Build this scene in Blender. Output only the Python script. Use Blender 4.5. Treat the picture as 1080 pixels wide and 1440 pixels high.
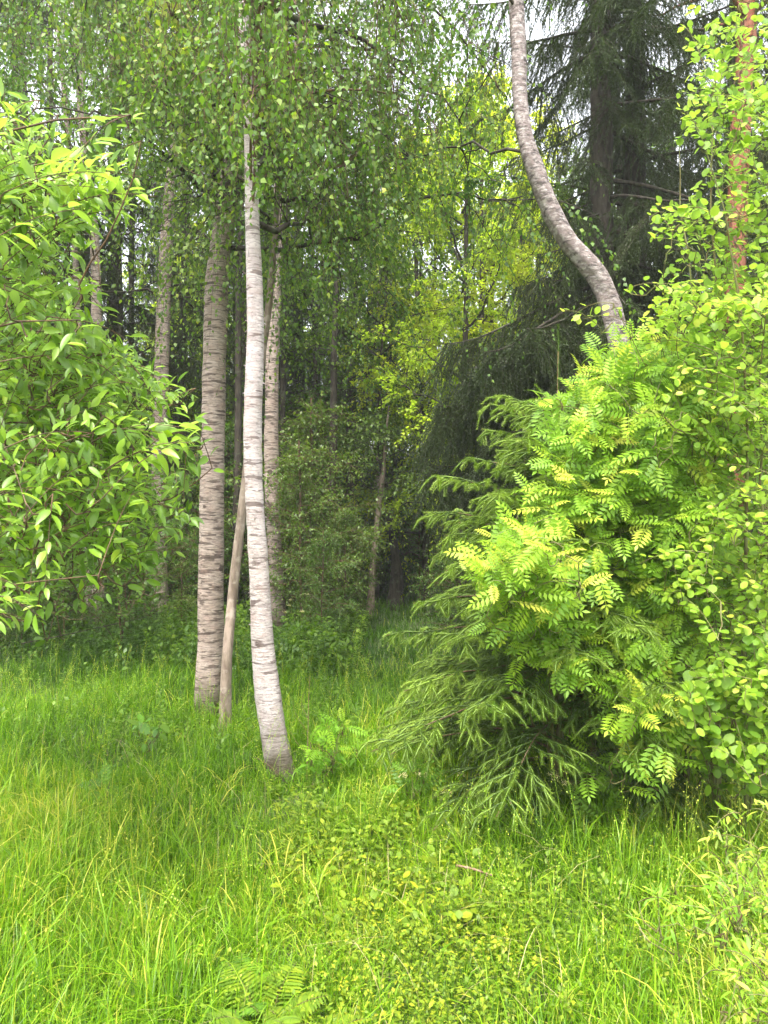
import bpy, math, numpy as np
PI = math.pi
for o in list(bpy.data.objects): bpy.data.objects.remove(o)
SC = bpy.context.scene; C = SC.collection

# ------------------------------------------------------------------ camera, sky, sun, exposure
FPX, HOR, EYE = 1081.0, 740.0, 1.6
cam_d = bpy.data.cameras.new('camera'); cam = bpy.data.objects.new('camera', cam_d); C.objects.link(cam)
cam.location = (0, 0, EYE); cam.rotation_euler = (PI/2, 0, 0)
cam_d.sensor_fit = 'VERTICAL'; cam_d.sensor_height = 36.0; cam_d.lens = FPX/1440*36
cam_d.shift_y = (HOR-720)/1440.0
cam_d.clip_start = 0.05; cam_d.clip_end = 1000
SC.camera = cam
SUN_EL, SUN_AZ = math.radians(66), math.radians(200)      # azimuth clockwise from +Y: behind the viewer, a little to the left
world = bpy.data.worlds.new("World"); SC.world = world; world.use_nodes = True
wn = world.node_tree.nodes; wl = world.node_tree.links
bg = wn['Background']; sky = wn.new('ShaderNodeTexSky'); sky.sky_type = 'NISHITA'; sky.sun_disc = False
sky.sun_elevation = SUN_EL; sky.sun_rotation = SUN_AZ; sky.dust_density = 4.0; sky.air_density = 1.2; sky.ozone_density = 0.6
hs = wn.new('ShaderNodeHueSaturation'); hs.inputs['Saturation'].default_value = 0.22; hs.inputs['Value'].default_value = 1.0
wl.new(sky.outputs[0], hs.inputs['Color']); wl.new(hs.outputs[0], bg.inputs['Color']); bg.inputs['Strength'].default_value = 0.15
sd = bpy.data.lights.new('sun', 'SUN'); sd.energy = 1.5; sd.angle = math.radians(30); sd.color = (1.0, 0.95, 0.82)
sun = bpy.data.objects.new('sun', sd); C.objects.link(sun)
from mathutils import Vector
sdir = Vector((math.sin(SUN_AZ)*math.cos(SUN_EL), math.cos(SUN_AZ)*math.cos(SUN_EL), math.sin(SUN_EL)))
sun.rotation_euler = sdir.to_track_quat('Z', 'Y').to_euler(); sun.location = (0, -5, 20)
SC.view_settings.view_transform = 'Standard'; SC.view_settings.look = 'None'
SC.view_settings.exposure = 2.35; SC.view_settings.gamma = 1.0
cy = SC.cycles
cy.use_denoising = True
try: cy.denoiser = 'OPENIMAGEDENOISE'; cy.denoising_prefilter = 'ACCURATE'
except Exception: pass
cy.max_bounces = 7; cy.diffuse_bounces = 5; cy.glossy_bounces = 2; cy.transmission_bounces = 5; cy.transparent_max_bounces = 4
cy.caustics_reflective = False; cy.caustics_refractive = False; cy.use_adaptive_sampling = True; cy.adaptive_threshold = 0.02

# ------------------------------------------------------------------ small maths
R = np.random.default_rng(7)
def A(*v): return np.array(v, float)
def nrm(a): return a/np.maximum(np.linalg.norm(a, axis=-1, keepdims=True), 1e-9)
def gz(x, y):
    x = np.asarray(x, float); y = np.asarray(y, float)
    w = np.clip((np.hypot(x, y)-1.5)/4, 0, 1)
    return w*(0.035*np.sin(1.3*x+0.6)*np.cos(0.9*y+1.1)+0.02*np.sin(2.9*x-1.7*y)) + 0.0*x
def at(px, py, Y): return A((px-540)/FPX*Y, Y, EYE-(py-HOR)/FPX*Y)
def atv(px, py, Y): return np.stack([(px-540)/FPX*Y, Y, EYE-(py-HOR)/FPX*Y], -1)
def in_poly(p, poly):
    x, y = p[:, 0], p[:, 1]; ins = np.zeros(len(p), bool); n = len(poly); j = n-1
    for i in range(n):
        xi, yi = poly[i]; xj, yj = poly[j]
        c = ((yi > y) != (yj > y)) & (x < (xj-xi)*(y-yi)/((yj-yi) or 1e-9)+xi)
        ins ^= c; j = i
    return ins
def poly_pts(poly, n, rng, dens=None):
    poly = np.array(poly, float); lo, hi = poly.min(0), poly.max(0); out = []
    while sum(map(len, out)) < n:
        q = rng.uniform(lo, hi, (n*2, 2)); q = q[in_poly(q, poly)]
        if dens is not None: q = q[rng.random(len(q)) < dens(q)]
        out.append(q)
    return np.concatenate(out)[:n]
def fan_noise(p, s, seed=0):          # cheap smooth noise -1..1
    r = np.random.default_rng(seed); v = 0
    for k in range(5):
        d = r.normal(size=3); v = v+np.sin((p@d)*s*(1+0.35*k)+r.uniform(0, 6.28))
    return v/3.2

# ------------------------------------------------------------------ mesh collector
class G:
    def __init__(s): s.v = []; s.f = []; s.a = []; s.n = 0
    def add(s, V, F, tint=0.5):
        V = np.asarray(V, float).reshape(-1, 3); F = np.asarray(F)
        s.v.append(V); s.f.append(F+s.n); s.a.append(np.broadcast_to(tint, (len(V),)).astype(float)); s.n += len(V)
        return s
    def build(s, name, mat, parent=None, smooth=True, origin=None):
        me = bpy.data.meshes.new(name)
        V = np.concatenate(s.v)
        if origin is not None: V = V-np.asarray(origin)
        me.vertices.add(len(V)); me.vertices.foreach_set('co', V.ravel())
        tot = np.concatenate([np.full(len(f), f.shape[1], np.int32) for f in s.f])
        loops = np.concatenate([f.ravel() for f in s.f]).astype(np.int32)
        me.loops.add(len(loops)); me.loops.foreach_set('vertex_index', loops)
        st = np.concatenate([[0], np.cumsum(tot)[:-1]]).astype(np.int32)
        me.polygons.add(len(tot)); me.polygons.foreach_set('loop_start', st)
        try: me.polygons.foreach_set('loop_total', tot)
        except Exception: pass
        if smooth: me.polygons.foreach_set('use_smooth', np.ones(len(tot), bool))
        at_ = me.attributes.new('tint', 'FLOAT', 'POINT'); at_.data.foreach_set('value', np.concatenate(s.a).astype(np.float32))
        me.update(calc_edges=True); me.materials.append(mat)
        o = bpy.data.objects.new(name, me); C.objects.link(o)
        if parent is not None: o.parent = parent
        return o
def thing(name, label, cat, loc, group=None, rz=0):
    o = bpy.data.objects.new(name, None); C.objects.link(o); o.empty_display_size = 0.2
    o.location = tuple(float(c) for c in loc); o.rotation_euler = (0, 0, rz); tag(o, label, cat, group); return o
def tag(o, label=None, cat=None, group=None, kind=None):
    if label: o['label'] = label
    if cat: o['category'] = cat
    if group: o['group'] = group
    if kind: o['kind'] = kind
    return o
def dup(root, loc, rz=0, sc=1.0, label=None, group=None, tilt=(0, 0)):
    r = root.copy(); C.objects.link(r); r.location = tuple(float(c) for c in loc); r.rotation_euler = (tilt[0], tilt[1], rz)
    r.scale = (sc, sc, sc) if np.isscalar(sc) else sc
    if label: r['label'] = label
    if group: r['group'] = group
    for ch in root.children:
        c = ch.copy(); C.objects.link(c); c.parent = r
        for g in ch.children:
            d = g.copy(); C.objects.link(d); d.parent = c
    return r

# ------------------------------------------------------------------ geometry generators
def frames(d, n):
    d = nrm(d); x = np.cross(d, n); x = nrm(x+1e-6); z = np.cross(x, d); return np.stack([x, d, z], -1)
def scatter(g, T, pos, fr, size, tint):
    tv, tf = T; n = len(pos)
    if n == 0: return
    sz = np.asarray(size, float)
    loc = tv[None]*(sz[:, None, None] if sz.ndim == 1 else sz[:, None, :])
    V = np.einsum('nij,nkj->nki', fr, loc)+pos[:, None]
    off = (np.arange(n)*len(tv))[:, None, None]
    for F in (tf if isinstance(tf, list) else [tf]):
        pass
    fs = tf if isinstance(tf, list) else [tf]
    Vf = V.reshape(-1, 3); a = np.repeat(np.broadcast_to(tint, (n,)), len(tv))
    base = g.n; g.v.append(Vf); g.a.append(np.asarray(a, float)); g.n += len(Vf)
    for F in fs: g.f.append((F[None]+off).reshape(-1, F.shape[1])+base)
def curves(S, D, L, Gv, m, rng, wob=0.03):
    n = len(S); t = np.linspace(0, 1, m)[None, :, None]; L = np.broadcast_to(L, (n,))[:, None, None]
    P = S[:, None]+D[:, None]*L*t+np.asarray(Gv).reshape(-1 if np.ndim(Gv) > 1 else 1, 1, 3)*L*t*t
    w = rng.normal(size=(n, m, 3)).cumsum(1)*wob*L/np.sqrt(m); w -= w[:, :1]; return P+w
def csample(P, idx, t):
    m = P.shape[1]; u = np.clip(t, 0, 1)*(m-1); i = np.minimum(u.astype(int), m-2); f = (u-i)[:, None]
    a, b = P[idx, i], P[idx, i+1]; return a*(1-f)+b*f, nrm(b-a)
def tubes(g, P, Rr, k=4, tint=0.5, cap=False):
    P = np.asarray(P, float); n, m, _ = P.shape; Rr = np.broadcast_to(Rr, (n, m))
    T = np.gradient(P, axis=1); T = nrm(T); md = np.abs(nrm(P[:, -1]-P[:, 0])[:, 2])
    ref = np.where((md > 0.75)[:, None], A(1, 0.13, 0), A(0.05, 0.03, 1))[:, None]
    X = nrm(np.cross(T, np.broadcast_to(ref, T.shape))); Y = np.cross(T, X)
    ang = np.arange(k)/k*2*PI
    V = P[:, :, None]+Rr[..., None, None]*(np.cos(ang)[:, None]*X[:, :, None]+np.sin(ang)[:, None]*Y[:, :, None])
    i = np.arange(n)[:, None, None]*m*k; r = np.arange(m-1)[None, :, None]*k; c = np.arange(k)[None, None]; c2 = (c+1) % k
    F = np.stack([i+r+c, i+r+c2, i+r+k+c2, i+r+k+c], -1).reshape(-1, 4)
    g.add(V.reshape(-1, 3), F, np.repeat(np.broadcast_to(tint, (n,)), m*k))
def catmull(pts, n):
    pts = np.array(pts, float); p = np.vstack([2*pts[0]-pts[1], pts, 2*pts[-1]-pts[-2]]); k = len(pts)-1
    u = np.linspace(0, k, n); i = np.minimum(u.astype(int), k-1); t = (u-i)[:, None]
    a, b, c, d = p[i], p[i+1], p[i+2], p[i+3]
    return 0.5*(2*b+(c-a)*t+(2*a-5*b+4*c-d)*t*t+(3*b-a-3*c+d)*t**3)
def trunk_mesh(pts, rad, n=110, k=22, seed=0, rough=0.03, flare=0.25, ring=0.02):
    """one trunk: centre line pts (m,3), radii (m,); uneven bark surface"""
    rng = np.random.default_rng(seed)
    q = catmull(np.column_stack([pts, rad]), n); P, r = q[:, :3], np.maximum(q[:, 3], 0.004)
    T = nrm(np.gradient(P, axis=0)); X = nrm(np.cross(T, A(0.1, 1, 0.05))); Y = np.cross(T, X)
    ang = np.arange(k)/k*2*PI; h = P[:, 2]-P[0, 2]
    fl = 1+flare*np.exp(-h/0.18)[:, None]*(1+0.35*np.cos(3*ang+1.0)[None])
    nz = fan_noise(np.stack([np.cos(ang)[None]*1.3+0*h[:, None], np.sin(ang)[None]*1.3+0*h[:, None], h[:, None]*2+0*ang[None]], -1).reshape(-1, 3), 1.7, seed).reshape(n, k)
    rg = rng.normal(size=(n, 1))
    rr = r[:, None]*fl*(1+rough*nz+ring*rg+0.012*rng.normal(size=(n, k)))
    V = P[:, None]+rr[..., None]*(np.cos(ang)[None, :, None]*X[:, None]+np.sin(ang)[None, :, None]*Y[:, None])
    a = np.arange(n-1)[:, None]*k; c = np.arange(k)[None]; c2 = (c+1) % k
    F = np.stack([a+c, a+c2, a+k+c2, a+k+c], -1).reshape(-1, 4)
    g = G(); g.add(V.reshape(-1, 3), F); return g

# leaf templates: y along the leaf, z is the face normal
def quadleaf(w=0.36, at_=0.42, fold=0.08, droop=0.1):
    V = A([0, 0, 0], [-w, at_, fold], [0, 1, -droop], [w, at_, fold], [0, at_, 0])
    return V, np.array([[0, 4, 2, 1], [0, 3, 2, 4]])
def longleaf(w=0.18, fold=0.05, curl=0.16, rows=4, shape='ellip', w1=None):
    t = np.linspace(0, 1, rows+2); vs = [[0, 0, 0]]; 
    for q in t[1:-1]:
        ww = w*math.sin(PI*q**(0.85 if shape == 'ellip' else 0.7))**0.75
        z = -curl*q*q+0.05*q
        vs += [[-ww, q, z+fold], [0, q, z], [ww, q, z+fold]]
    vs.append([0, 1, -curl+0.05]); n = len(vs); q4 = []; t3 = [[0, 2, 1], [0, 3, 2]]
    for i in range(rows-1):
        b = 1+3*i; q4 += [[b, b+1, b+4, b+3], [b+1, b+2, b+5, b+4]]
    b = 1+3*(rows-1); t3 += [[b, b+1, n-1], [b+1, b+2, n-1]]
    return np.array(vs, float), [np.array(q4), np.array(t3)]
def rowan_leaf(pairs=6, rng=None):
    g = G(); lv, lf = quadleaf(0.19, 0.45, 0.03, 0.06); 
    ys = np.linspace(0.22, 0.92, pairs); pos = []; d = []; n = []; s = []
    cz = lambda y: 0.06*y-0.20*y*y
    for i, y in enumerate(ys):
        ll = 0.34*(1-0.35*abs(i/(pairs-1)-0.4)*1.6)
        for sx in (-1, 1):
            pos.append([0, y, cz(y)]); d.append([sx*0.86, 0.42, -0.16]); n.append([sx*0.12, 0.3*y, 1]); s.append(ll)
    pos.append([0, 0.95, cz(0.95)]); d.append([0, 1, -0.45]); n.append([0, 0.45, 1]); s.append(0.27)
    scatter(g, (lv, lf), A(*pos), frames(A(*d), A(*n)), A(*s), 0.5)
    P = np.stack([np.zeros(6), np.linspace(0, 0.97, 6), [cz(q) for q in np.linspace(0, 0.97, 6)]], -1)[None]
    tubes(g, P, 0.009, 3)
    return np.concatenate(g.v), [np.concatenate(g.f)]
BIRCH_LEAF = quadleaf(0.38, 0.36, 0.07, 0.08)
ROUND_LEAF = (A([0, 0, 0], [-.3, .18, .05], [-.42, .55, .06], [-.2, .92, 0], [0, 1, -.06], [.2, .92, 0], [.42, .55, .06], [.3, .18, .05], [0, .55, -.02]),
              [np.array([[0, 8, 2, 1], [8, 4, 3, 2], [0, 7, 6, 8], [8, 6, 5, 4]])])
WILLOW_LEAF = longleaf(0.175, 0.06, 0.26)
NARROW_LEAF = longleaf(0.13, 0.03, 0.2, 3)
ROWAN_LEAF = rowan_leaf()
HERB_LEAF = quadleaf(0.30, 0.45, 0.05, 0.15)

def leaves_on(g, P, per, T, size, rng, t0=0.1, spread=0.8, droop=0.35, tint=(0.2, 0.8), normal_up=0.8, jit=0.0, tipbright=0.0, svar=0.3, tilt=0.0):
    n = len(P); N = n*per; idx = np.repeat(np.arange(n), per)
    t = t0+(1-t0)*((np.tile(np.arange(per), n)+rng.uniform(0, 0.9, N))/per)
    p, tg = csample(P, idx, t); s = rng.normal(size=(N, 3)); s -= (s*tg).sum(1, keepdims=True)*tg; s = nrm(s)
    d = nrm(tg*(1-spread*0.6)+s*spread+A(0, 0, -droop)); up = nrm(rng.normal(size=(N, 3))*(1-normal_up)+A(0, -tilt, normal_up))
    up = nrm(up-(up*d).sum(1, keepdims=True)*d+rng.normal(size=(N, 3))*0.15)
    p = p+s*rng.uniform(0, 0.02, N)[:, None]+rng.normal(size=(N, 3))*jit
    tv = rng.uniform(tint[0], tint[1], N)+tipbright*(t-0.5)
    sz = size*(1+svar*rng.uniform(-1, 0.8, N))*(1.05-0.25*t)
    scatter(g, T, p, frames(d, up), sz, np.clip(tv, 0, 1))

# ------------------------------------------------------------------ materials
def newmat(name):
    m = bpy.data.materials.new(name); m.use_nodes = True; nt = m.node_tree; nt.nodes.clear(); return m, nt, nt.nodes, nt.links
def ramp(N, stops):
    r = N.new('ShaderNodeValToRGB'); e = r.color_ramp.elements
    while len(e) > 1: e.remove(e[-1])
    e[0].position = stops[0][0]; e[0].color = (*stops[0][1], 1)
    for p, c in stops[1:]:
        q = e.new(p); q.color = (*c, 1)
    return r
def leaf_mat(name, stops, trans=0.42, rough=0.45, tgain=1.35, spec=0.35, patch=2.0, huev=0.018, yel=1.2, blu=0.66, back=0.0):
    m, nt, N, L = newmat(name)
    at_ = N.new('ShaderNodeAttribute'); at_.attribute_name = 'tint'
    tc = N.new('ShaderNodeNewGeometry'); nz = N.new('ShaderNodeTexNoise'); nz.inputs['Scale'].default_value = patch; nz.inputs['Detail'].default_value = 3
    L.new(tc.outputs['Position'], nz.inputs['Vector'])
    mx = N.new('ShaderNodeMath'); mx.operation = 'MULTIPLY_ADD'; mx.inputs[1].default_value = 0.7; mx.inputs[2].default_value = -0.35
    L.new(nz.outputs['Fac'], mx.inputs[0]); ad = N.new('ShaderNodeMath'); ad.operation = 'ADD'
    L.new(at_.outputs['Fac'], ad.inputs[0]); L.new(mx.outputs[0], ad.inputs[1])
    stops = [(p, (c[0]*yel, c[1], c[2]*blu)) for p, c in stops]; rp = ramp(N, stops); L.new(ad.outputs[0], rp.inputs['Fac'])
    oi = N.new('ShaderNodeObjectInfo'); hu = N.new('ShaderNodeHueSaturation')
    mr = N.new('ShaderNodeMapRange'); mr.inputs['To Min'].default_value = 0.5-huev; mr.inputs['To Max'].default_value = 0.5+huev*0.6
    L.new(oi.outputs['Random'], mr.inputs['Value']); L.new(mr.outputs[0], hu.inputs['Hue']); L.new(rp.outputs[0], hu.inputs['Color'])
    if back:
        bm = N.new('ShaderNodeMix'); bm.data_type = 'RGBA'; bf = N.new('ShaderNodeMath'); bf.operation = 'MULTIPLY'; bf.inputs[1].default_value = back
        L.new(tc.outputs['Backfacing'], bf.inputs[0]); L.new(bf.outputs[0], bm.inputs[0]); L.new(hu.outputs[0], bm.inputs[6]); bm.inputs[7].default_value = (.34, .42, .24, 1); hu = type('o', (), {'outputs': [bm.outputs[2]]})()
    pb = N.new('ShaderNodeBsdfPrincipled'); pb.inputs['Roughness'].default_value = rough; pb.inputs['Specular IOR Level'].default_value = spec
    L.new(hu.outputs[0], pb.inputs['Base Color'])
    tr = N.new('ShaderNodeBsdfTranslucent'); g2 = N.new('ShaderNodeMix'); g2.data_type = 'RGBA'; g2.blend_type = 'MULTIPLY'; g2.inputs[0].default_value = 1
    g2.inputs[7].default_value = (tgain*1.0, tgain*1.12, tgain*0.4, 1); L.new(hu.outputs[0], g2.inputs[6]); L.new(g2.outputs[2], tr.inputs['Color'])
    ms = N.new('ShaderNodeMixShader'); ms.inputs[0].default_value = trans; L.new(pb.outputs[0], ms.inputs[1]); L.new(tr.outputs[0], ms.inputs[2])
    out = N.new('ShaderNodeOutputMaterial'); L.new(ms.outputs[0], out.inputs['Surface']); return m
def bark_mat(name, base, dark, light, kind='plain', spec=0.2, amt=0.0):
    m, nt, N, L = newmat(name); tc = N.new('ShaderNodeTexCoord')
    def noise(sx, sz, scale, detail=4, rough=0.6):
        mp = N.new('ShaderNodeMapping'); mp.inputs['Scale'].default_value = (sx, sx, sz); L.new(tc.outputs['Object'], mp.inputs['Vector'])
        n = N.new('ShaderNodeTexNoise'); n.inputs['Scale'].default_value = scale; n.inputs['Detail'].default_value = detail; n.inputs['Roughness'].default_value = rough
        L.new(mp.outputs[0], n.inputs['Vector']); return n.outputs['Fac']
    def mix(a, b, f):
        x = N.new('ShaderNodeMix'); x.data_type = 'RGBA'
        for s, v in ((6, a), (7, b)):
            if isinstance(v, tuple): x.inputs[s].default_value = (*v, 1)
            else: L.new(v, x.inputs[s])
        L.new(f, x.inputs[0]); return x.outputs[2]
    def thr(v, a, b, to=1.0):
        r = N.new('ShaderNodeMapRange'); r.inputs['From Min'].default_value = a; r.inputs['From Max'].default_value = b; r.inputs['To Max'].default_value = to; L.new(v, r.inputs['Value']); return r.outputs[0]
    if kind == 'birch':
        c = mix(base, light, thr(noise(3, 5, 2.0), 0.35, 0.65))
        c = mix(c, tuple(0.55*q for q in base), thr(noise(8, 75, 1.6, 5, 0.7), 0.47-amt, 0.60-amt, 0.75))      # fine horizontal lenticels
        c = mix(c, dark, thr(noise(8, 52, 1.0, 3, 0.5), 0.585-amt, 0.63-amt, 0.8))        # short dark dashes
        c = mix(c, dark, thr(noise(2.8, 21, 1.0, 4, 0.55), 0.625-amt, 0.655-amt, 0.85))      # broad dark scars
        c = mix(c, (0.40, 0.26, 0.22), thr(noise(5, 6, 2.4, 4), 0.50, 0.75, 0.45)); c = mix(c, tuple(.45*q for q in base), thr(noise(14, 20, 3, 5, .75), .53, .66, .6))
        h = noise(9, 40, 2.0, 6, 0.75); bs = 0.8
    elif kind == 'rough':
        c = mix(base, light, thr(noise(10, 16, 2.0, 5, .7), 0.46, 0.60)); c = mix(c, dark, thr(noise(9, 26, 1.6, 5, .65), 0.52, 0.62, .8)); c = mix(c, (.16, .17, .10), thr(noise(4, 5, 2, 3), .6, .75, .5))
        h = noise(10, 30, 2.0, 6, 0.7); bs = 0.9
    elif kind == 'pine':
        c = mix(base, light, thr(noise(5, 2.0, 3.0), 0.4, 0.6)); c = mix(c, dark, thr(noise(9, 2.6, 2.2, 5), 0.55, 0.64))
        h = noise(9, 2.6, 2.2, 6); bs = 0.8
    else:
        c = mix(base, dark, thr(noise(10, 2.5, 2.4, 5), 0.42, 0.62)); c = mix(c, light, thr(noise(2.5, 3, 3.0, 4), 0.56, 0.66, 0.7))
        h = noise(12, 3, 2.4, 6); bs = 0.6
    if kind in ('birch', 'rough'):
        c = mix(c, dark, thr(noise(3.2, 4.5, 1.5, 3, .5), .665, .69, .9))                      # dark branch scars
        sx = N.new('ShaderNodeSeparateXYZ'); L.new(tc.outputs['Object'], sx.inputs[0]); ma = N.new('ShaderNodeMath'); ma.operation = 'MULTIPLY_ADD'; ma.inputs[1].default_value = .55
        L.new(noise(6, 5, 1.5, 4), ma.inputs[0]); L.new(sx.outputs[2], ma.inputs[2]); c = mix((.085, .07, .04), c, thr(ma.outputs[0], .33, .72))  # soil and moss stained foot
    pb = N.new('ShaderNodeBsdfPrincipled'); pb.inputs['Roughness'].default_value = 0.75; pb.inputs['Specular IOR Level'].default_value = spec
    L.new(c, pb.inputs['Base Color']); bp = N.new('ShaderNodeBump'); bp.inputs['Strength'].default_value = bs; bp.inputs['Distance'].default_value = 0.02
    L.new(h, bp.inputs['Height']); L.new(bp.outputs[0], pb.inputs['Normal'])
    out = N.new('ShaderNodeOutputMaterial'); L.new(pb.outputs[0], out.inputs['Surface']); return m

M = dict(
 birch_leaf=leaf_mat('birch_leaf', [(0, (.045, .10, .03)), (.5, (.095, .19, .042)), (.85, (.17, .28, .05)), (1, (.28, .34, .07))], 0.45, yel=1.12, blu=.85),
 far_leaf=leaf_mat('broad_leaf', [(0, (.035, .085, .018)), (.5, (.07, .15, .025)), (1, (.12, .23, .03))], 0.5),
 backlit_leaf=leaf_mat('backlit_lime_leaf', [(0, (.20, .32, .04)), (.5, (.32, .46, .07)), (1, (.42, .54, .10))], 0.6),  # pale leaf colour stands in for backlight in the clearing
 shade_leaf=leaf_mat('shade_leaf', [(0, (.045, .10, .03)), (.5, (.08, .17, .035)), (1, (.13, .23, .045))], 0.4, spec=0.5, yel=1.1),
 willow=leaf_mat('willow_leaf', [(0, (.055, .15, .02)), (.5, (.115, .27, .035)), (.85, (.20, .39, .04)), (1, (.27, .45, .06))], 0.4, 0.38, spec=0.55, back=.4, yel=1.12),
 rowan=leaf_mat('rowan_leaf', [(0, (.06, .19, .02)), (.5, (.11, .31, .022)), (.8, (.18, .41, .03)), (1, (.34, .50, .08))], 0.42, 0.5, yel=1.45, blu=.9, back=.25),
 alder=leaf_mat('alder_leaf', [(0, (.08, .22, .03)), (.5, (.16, .34, .035)), (.8, (.23, .42, .06)), (1, (.38, .50, .11))], 0.42, 0.45, back=.3, yel=1.15),
 needle=leaf_mat('spruce_needle', [(0, (.03, .07, .02)), (.45, (.07, .15, .035)), (.75, (.14, .27, .055)), (1, (.23, .38, .095))], 0.2, 0.5, patch=1.2),
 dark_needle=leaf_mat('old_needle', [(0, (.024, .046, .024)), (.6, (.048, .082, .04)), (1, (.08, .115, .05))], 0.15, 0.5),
 grass=leaf_mat('grass_blade', [(0, (.022, .075, .008)), (.45, (.08, .22, .012)), (.8, (.18, .38, .02)), (1, (.36, .44, .10))], 0.4, 0.38, patch=0.9, yel=1.27),
 herb=leaf_mat('herb_leaf', [(0, (.05, .14, .03)), (.5, (.10, .24, .03)), (.8, (.18, .32, .03)), (1, (.32, .40, .05))], 0.4, yel=1.3),
 dry=leaf_mat('dry_leaf', [(0, (.22, .12, .06)), (1, (.42, .28, .16))], 0.2),
 straw=leaf_mat('straw', [(0, (.30, .24, .11)), (1, (.50, .46, .24))], 0.3, yel=1, blu=1),
 flower=leaf_mat('white_petal', [(0, (.6, .62, .55)), (1, (.8, .8, .75))], 0.3),
 birch=bark_mat('birch_bark', (.38, .30, .30), (.11, .08, .075), (.56, .48, .485), 'birch', amt=.015),
 birch_white=bark_mat('white_birch_bark', (.43, .36, .355), (.13, .095, .09), (.60, .53, .53), 'birch', amt=-.022),
 birch_grey=bark_mat('grey_birch_bark', (.34, .265, .225), (.06, .042, .036), (.47, .385, .34), 'birch', amt=.03),
 birch_rough=bark_mat('rough_birch_bark', (.19, .15, .145), (.05, .04, .04), (.36, .315, .31), 'rough'),
 stem_grey=bark_mat('pale_stem_bark', (.27, .21, .17), (.15, .11, .085), (.38, .32, .27)),
 pine=bark_mat('pine_bark', (.24, .075, .045), (.09, .04, .03), (.31, .13, .085), 'pine'),
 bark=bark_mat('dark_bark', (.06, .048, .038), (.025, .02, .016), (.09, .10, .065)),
 tan=bark_mat('tan_bark', (.24, .16, .10), (.12, .07, .04), (.36, .27, .19)),
 twig=bark_mat('twig_bark', (.14, .085, .05), (.06, .04, .03), (.20, .15, .09)),
 green_twig=bark_mat('green_twig', (.16, .17, .06), (.10, .07, .03), (.24, .24, .10)),
)

# ------------------------------------------------------------------ ground
def ground_mat():
    m, nt, N, L = newmat('forest_soil'); tc = N.new('ShaderNodeNewGeometry')
    n1 = N.new('ShaderNodeTexNoise'); n1.inputs['Scale'].default_value = 3.0; n1.inputs['Detail'].default_value = 8; L.new(tc.outputs['Position'], n1.inputs['Vector'])
    r = ramp(N, [(0.3, (.03, .035, .012)), (0.5, (.05, .075, .018)), (0.62, (.07, .11, .02)), (0.75, (.11, .085, .045))]); L.new(n1.outputs['Fac'], r.inputs['Fac'])
    p = N.new('ShaderNodeBsdfPrincipled'); p.inputs['Roughness'].default_value = 0.95; L.new(r.outputs[0], p.inputs['Base Color'])
    b = N.new('ShaderNodeBump'); b.inputs['Strength'].default_value = 0.8; n2 = N.new('ShaderNodeTexNoise'); n2.inputs['Scale'].default_value = 30; n2.inputs['Detail'].default_value = 6
    L.new(tc.outputs['Position'], n2.inputs['Vector']); L.new(n2.outputs['Fac'], b.inputs['Height']); L.new(b.outputs[0], p.inputs['Normal'])
    o = N.new('ShaderNodeOutputMaterial'); L.new(p.outputs[0], o.inputs['Surface']); return m
u = np.linspace(-1, 1, 181); ax = np.sign(u)*np.abs(u)**2.6*320; GX, GY = np.meshgrid(ax, ax+6)
gv = np.stack([GX, GY, gz(GX, GY)], -1).reshape(-1, 3); k = 181
ii = (np.arange(k-1)[:, None]*k+np.arange(k-1)[None]).ravel()
gg = G(); gg.add(gv, np.stack([ii, ii+1, ii+k+1, ii+k], -1)); tag(gg.build('ground', ground_mat()), kind='structure')

def blades(g, x, y, h, w, rng, tint, bend=0.85):
    n = len(x); z = gz(x, y)-0.01; a = rng.uniform(0, 2*PI, n); le = rng.uniform(0.1, 1.0, n)**1.3*bend
    d = np.stack([np.cos(a), np.sin(a), 0*a], -1); s = np.stack([-np.sin(a+rng.normal(size=n)*.6), np.cos(a+rng.normal(size=n)*.6), 0*a], -1)
    B = np.stack([x, y, z], -1); V = np.zeros((n, 9, 3))
    for i, t in enumerate((0, 0.35, 0.65, 0.86)):
        c = B+d*(le*h*t**2.0*1.25)[:, None]+A(0, 0, 1)*(h*(t-0.32*le*t**3*1.6))[:, None]; ww = (w*(1-0.25*t if t < .8 else .55))[:, None]*0.5
        V[:, 2*i] = c-s*ww; V[:, 2*i+1] = c+s*ww
    V[:, 8] = B+d*(le*h*1.3)[:, None]+A(0, 0, 1)*(h*(1-0.58*le))[:, None]
    F4 = np.array([[0, 1, 3, 2], [2, 3, 5, 4], [4, 5, 7, 6]]); F3 = np.array([[6, 7, 8]]); off = (np.arange(n)*9)[:, None, None]
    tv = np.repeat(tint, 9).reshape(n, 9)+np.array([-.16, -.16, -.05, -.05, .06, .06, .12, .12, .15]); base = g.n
    g.v.append(V.reshape(-1, 3)); g.a.append(tv.ravel()); g.n += n*9
    g.f.append((F4[None]+off).reshape(-1, 4)+base); g.f.append((F3[None]+off).reshape(-1, 3)+base)
def wedge(n, y0, y1, rng, margin=0.8, pw=1.0):
    y = y0+(y1-y0)*rng.random(n)**pw; hw = y*0.51+margin; x = rng.uniform(-1, 1, n)*hw; return x, y
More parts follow.
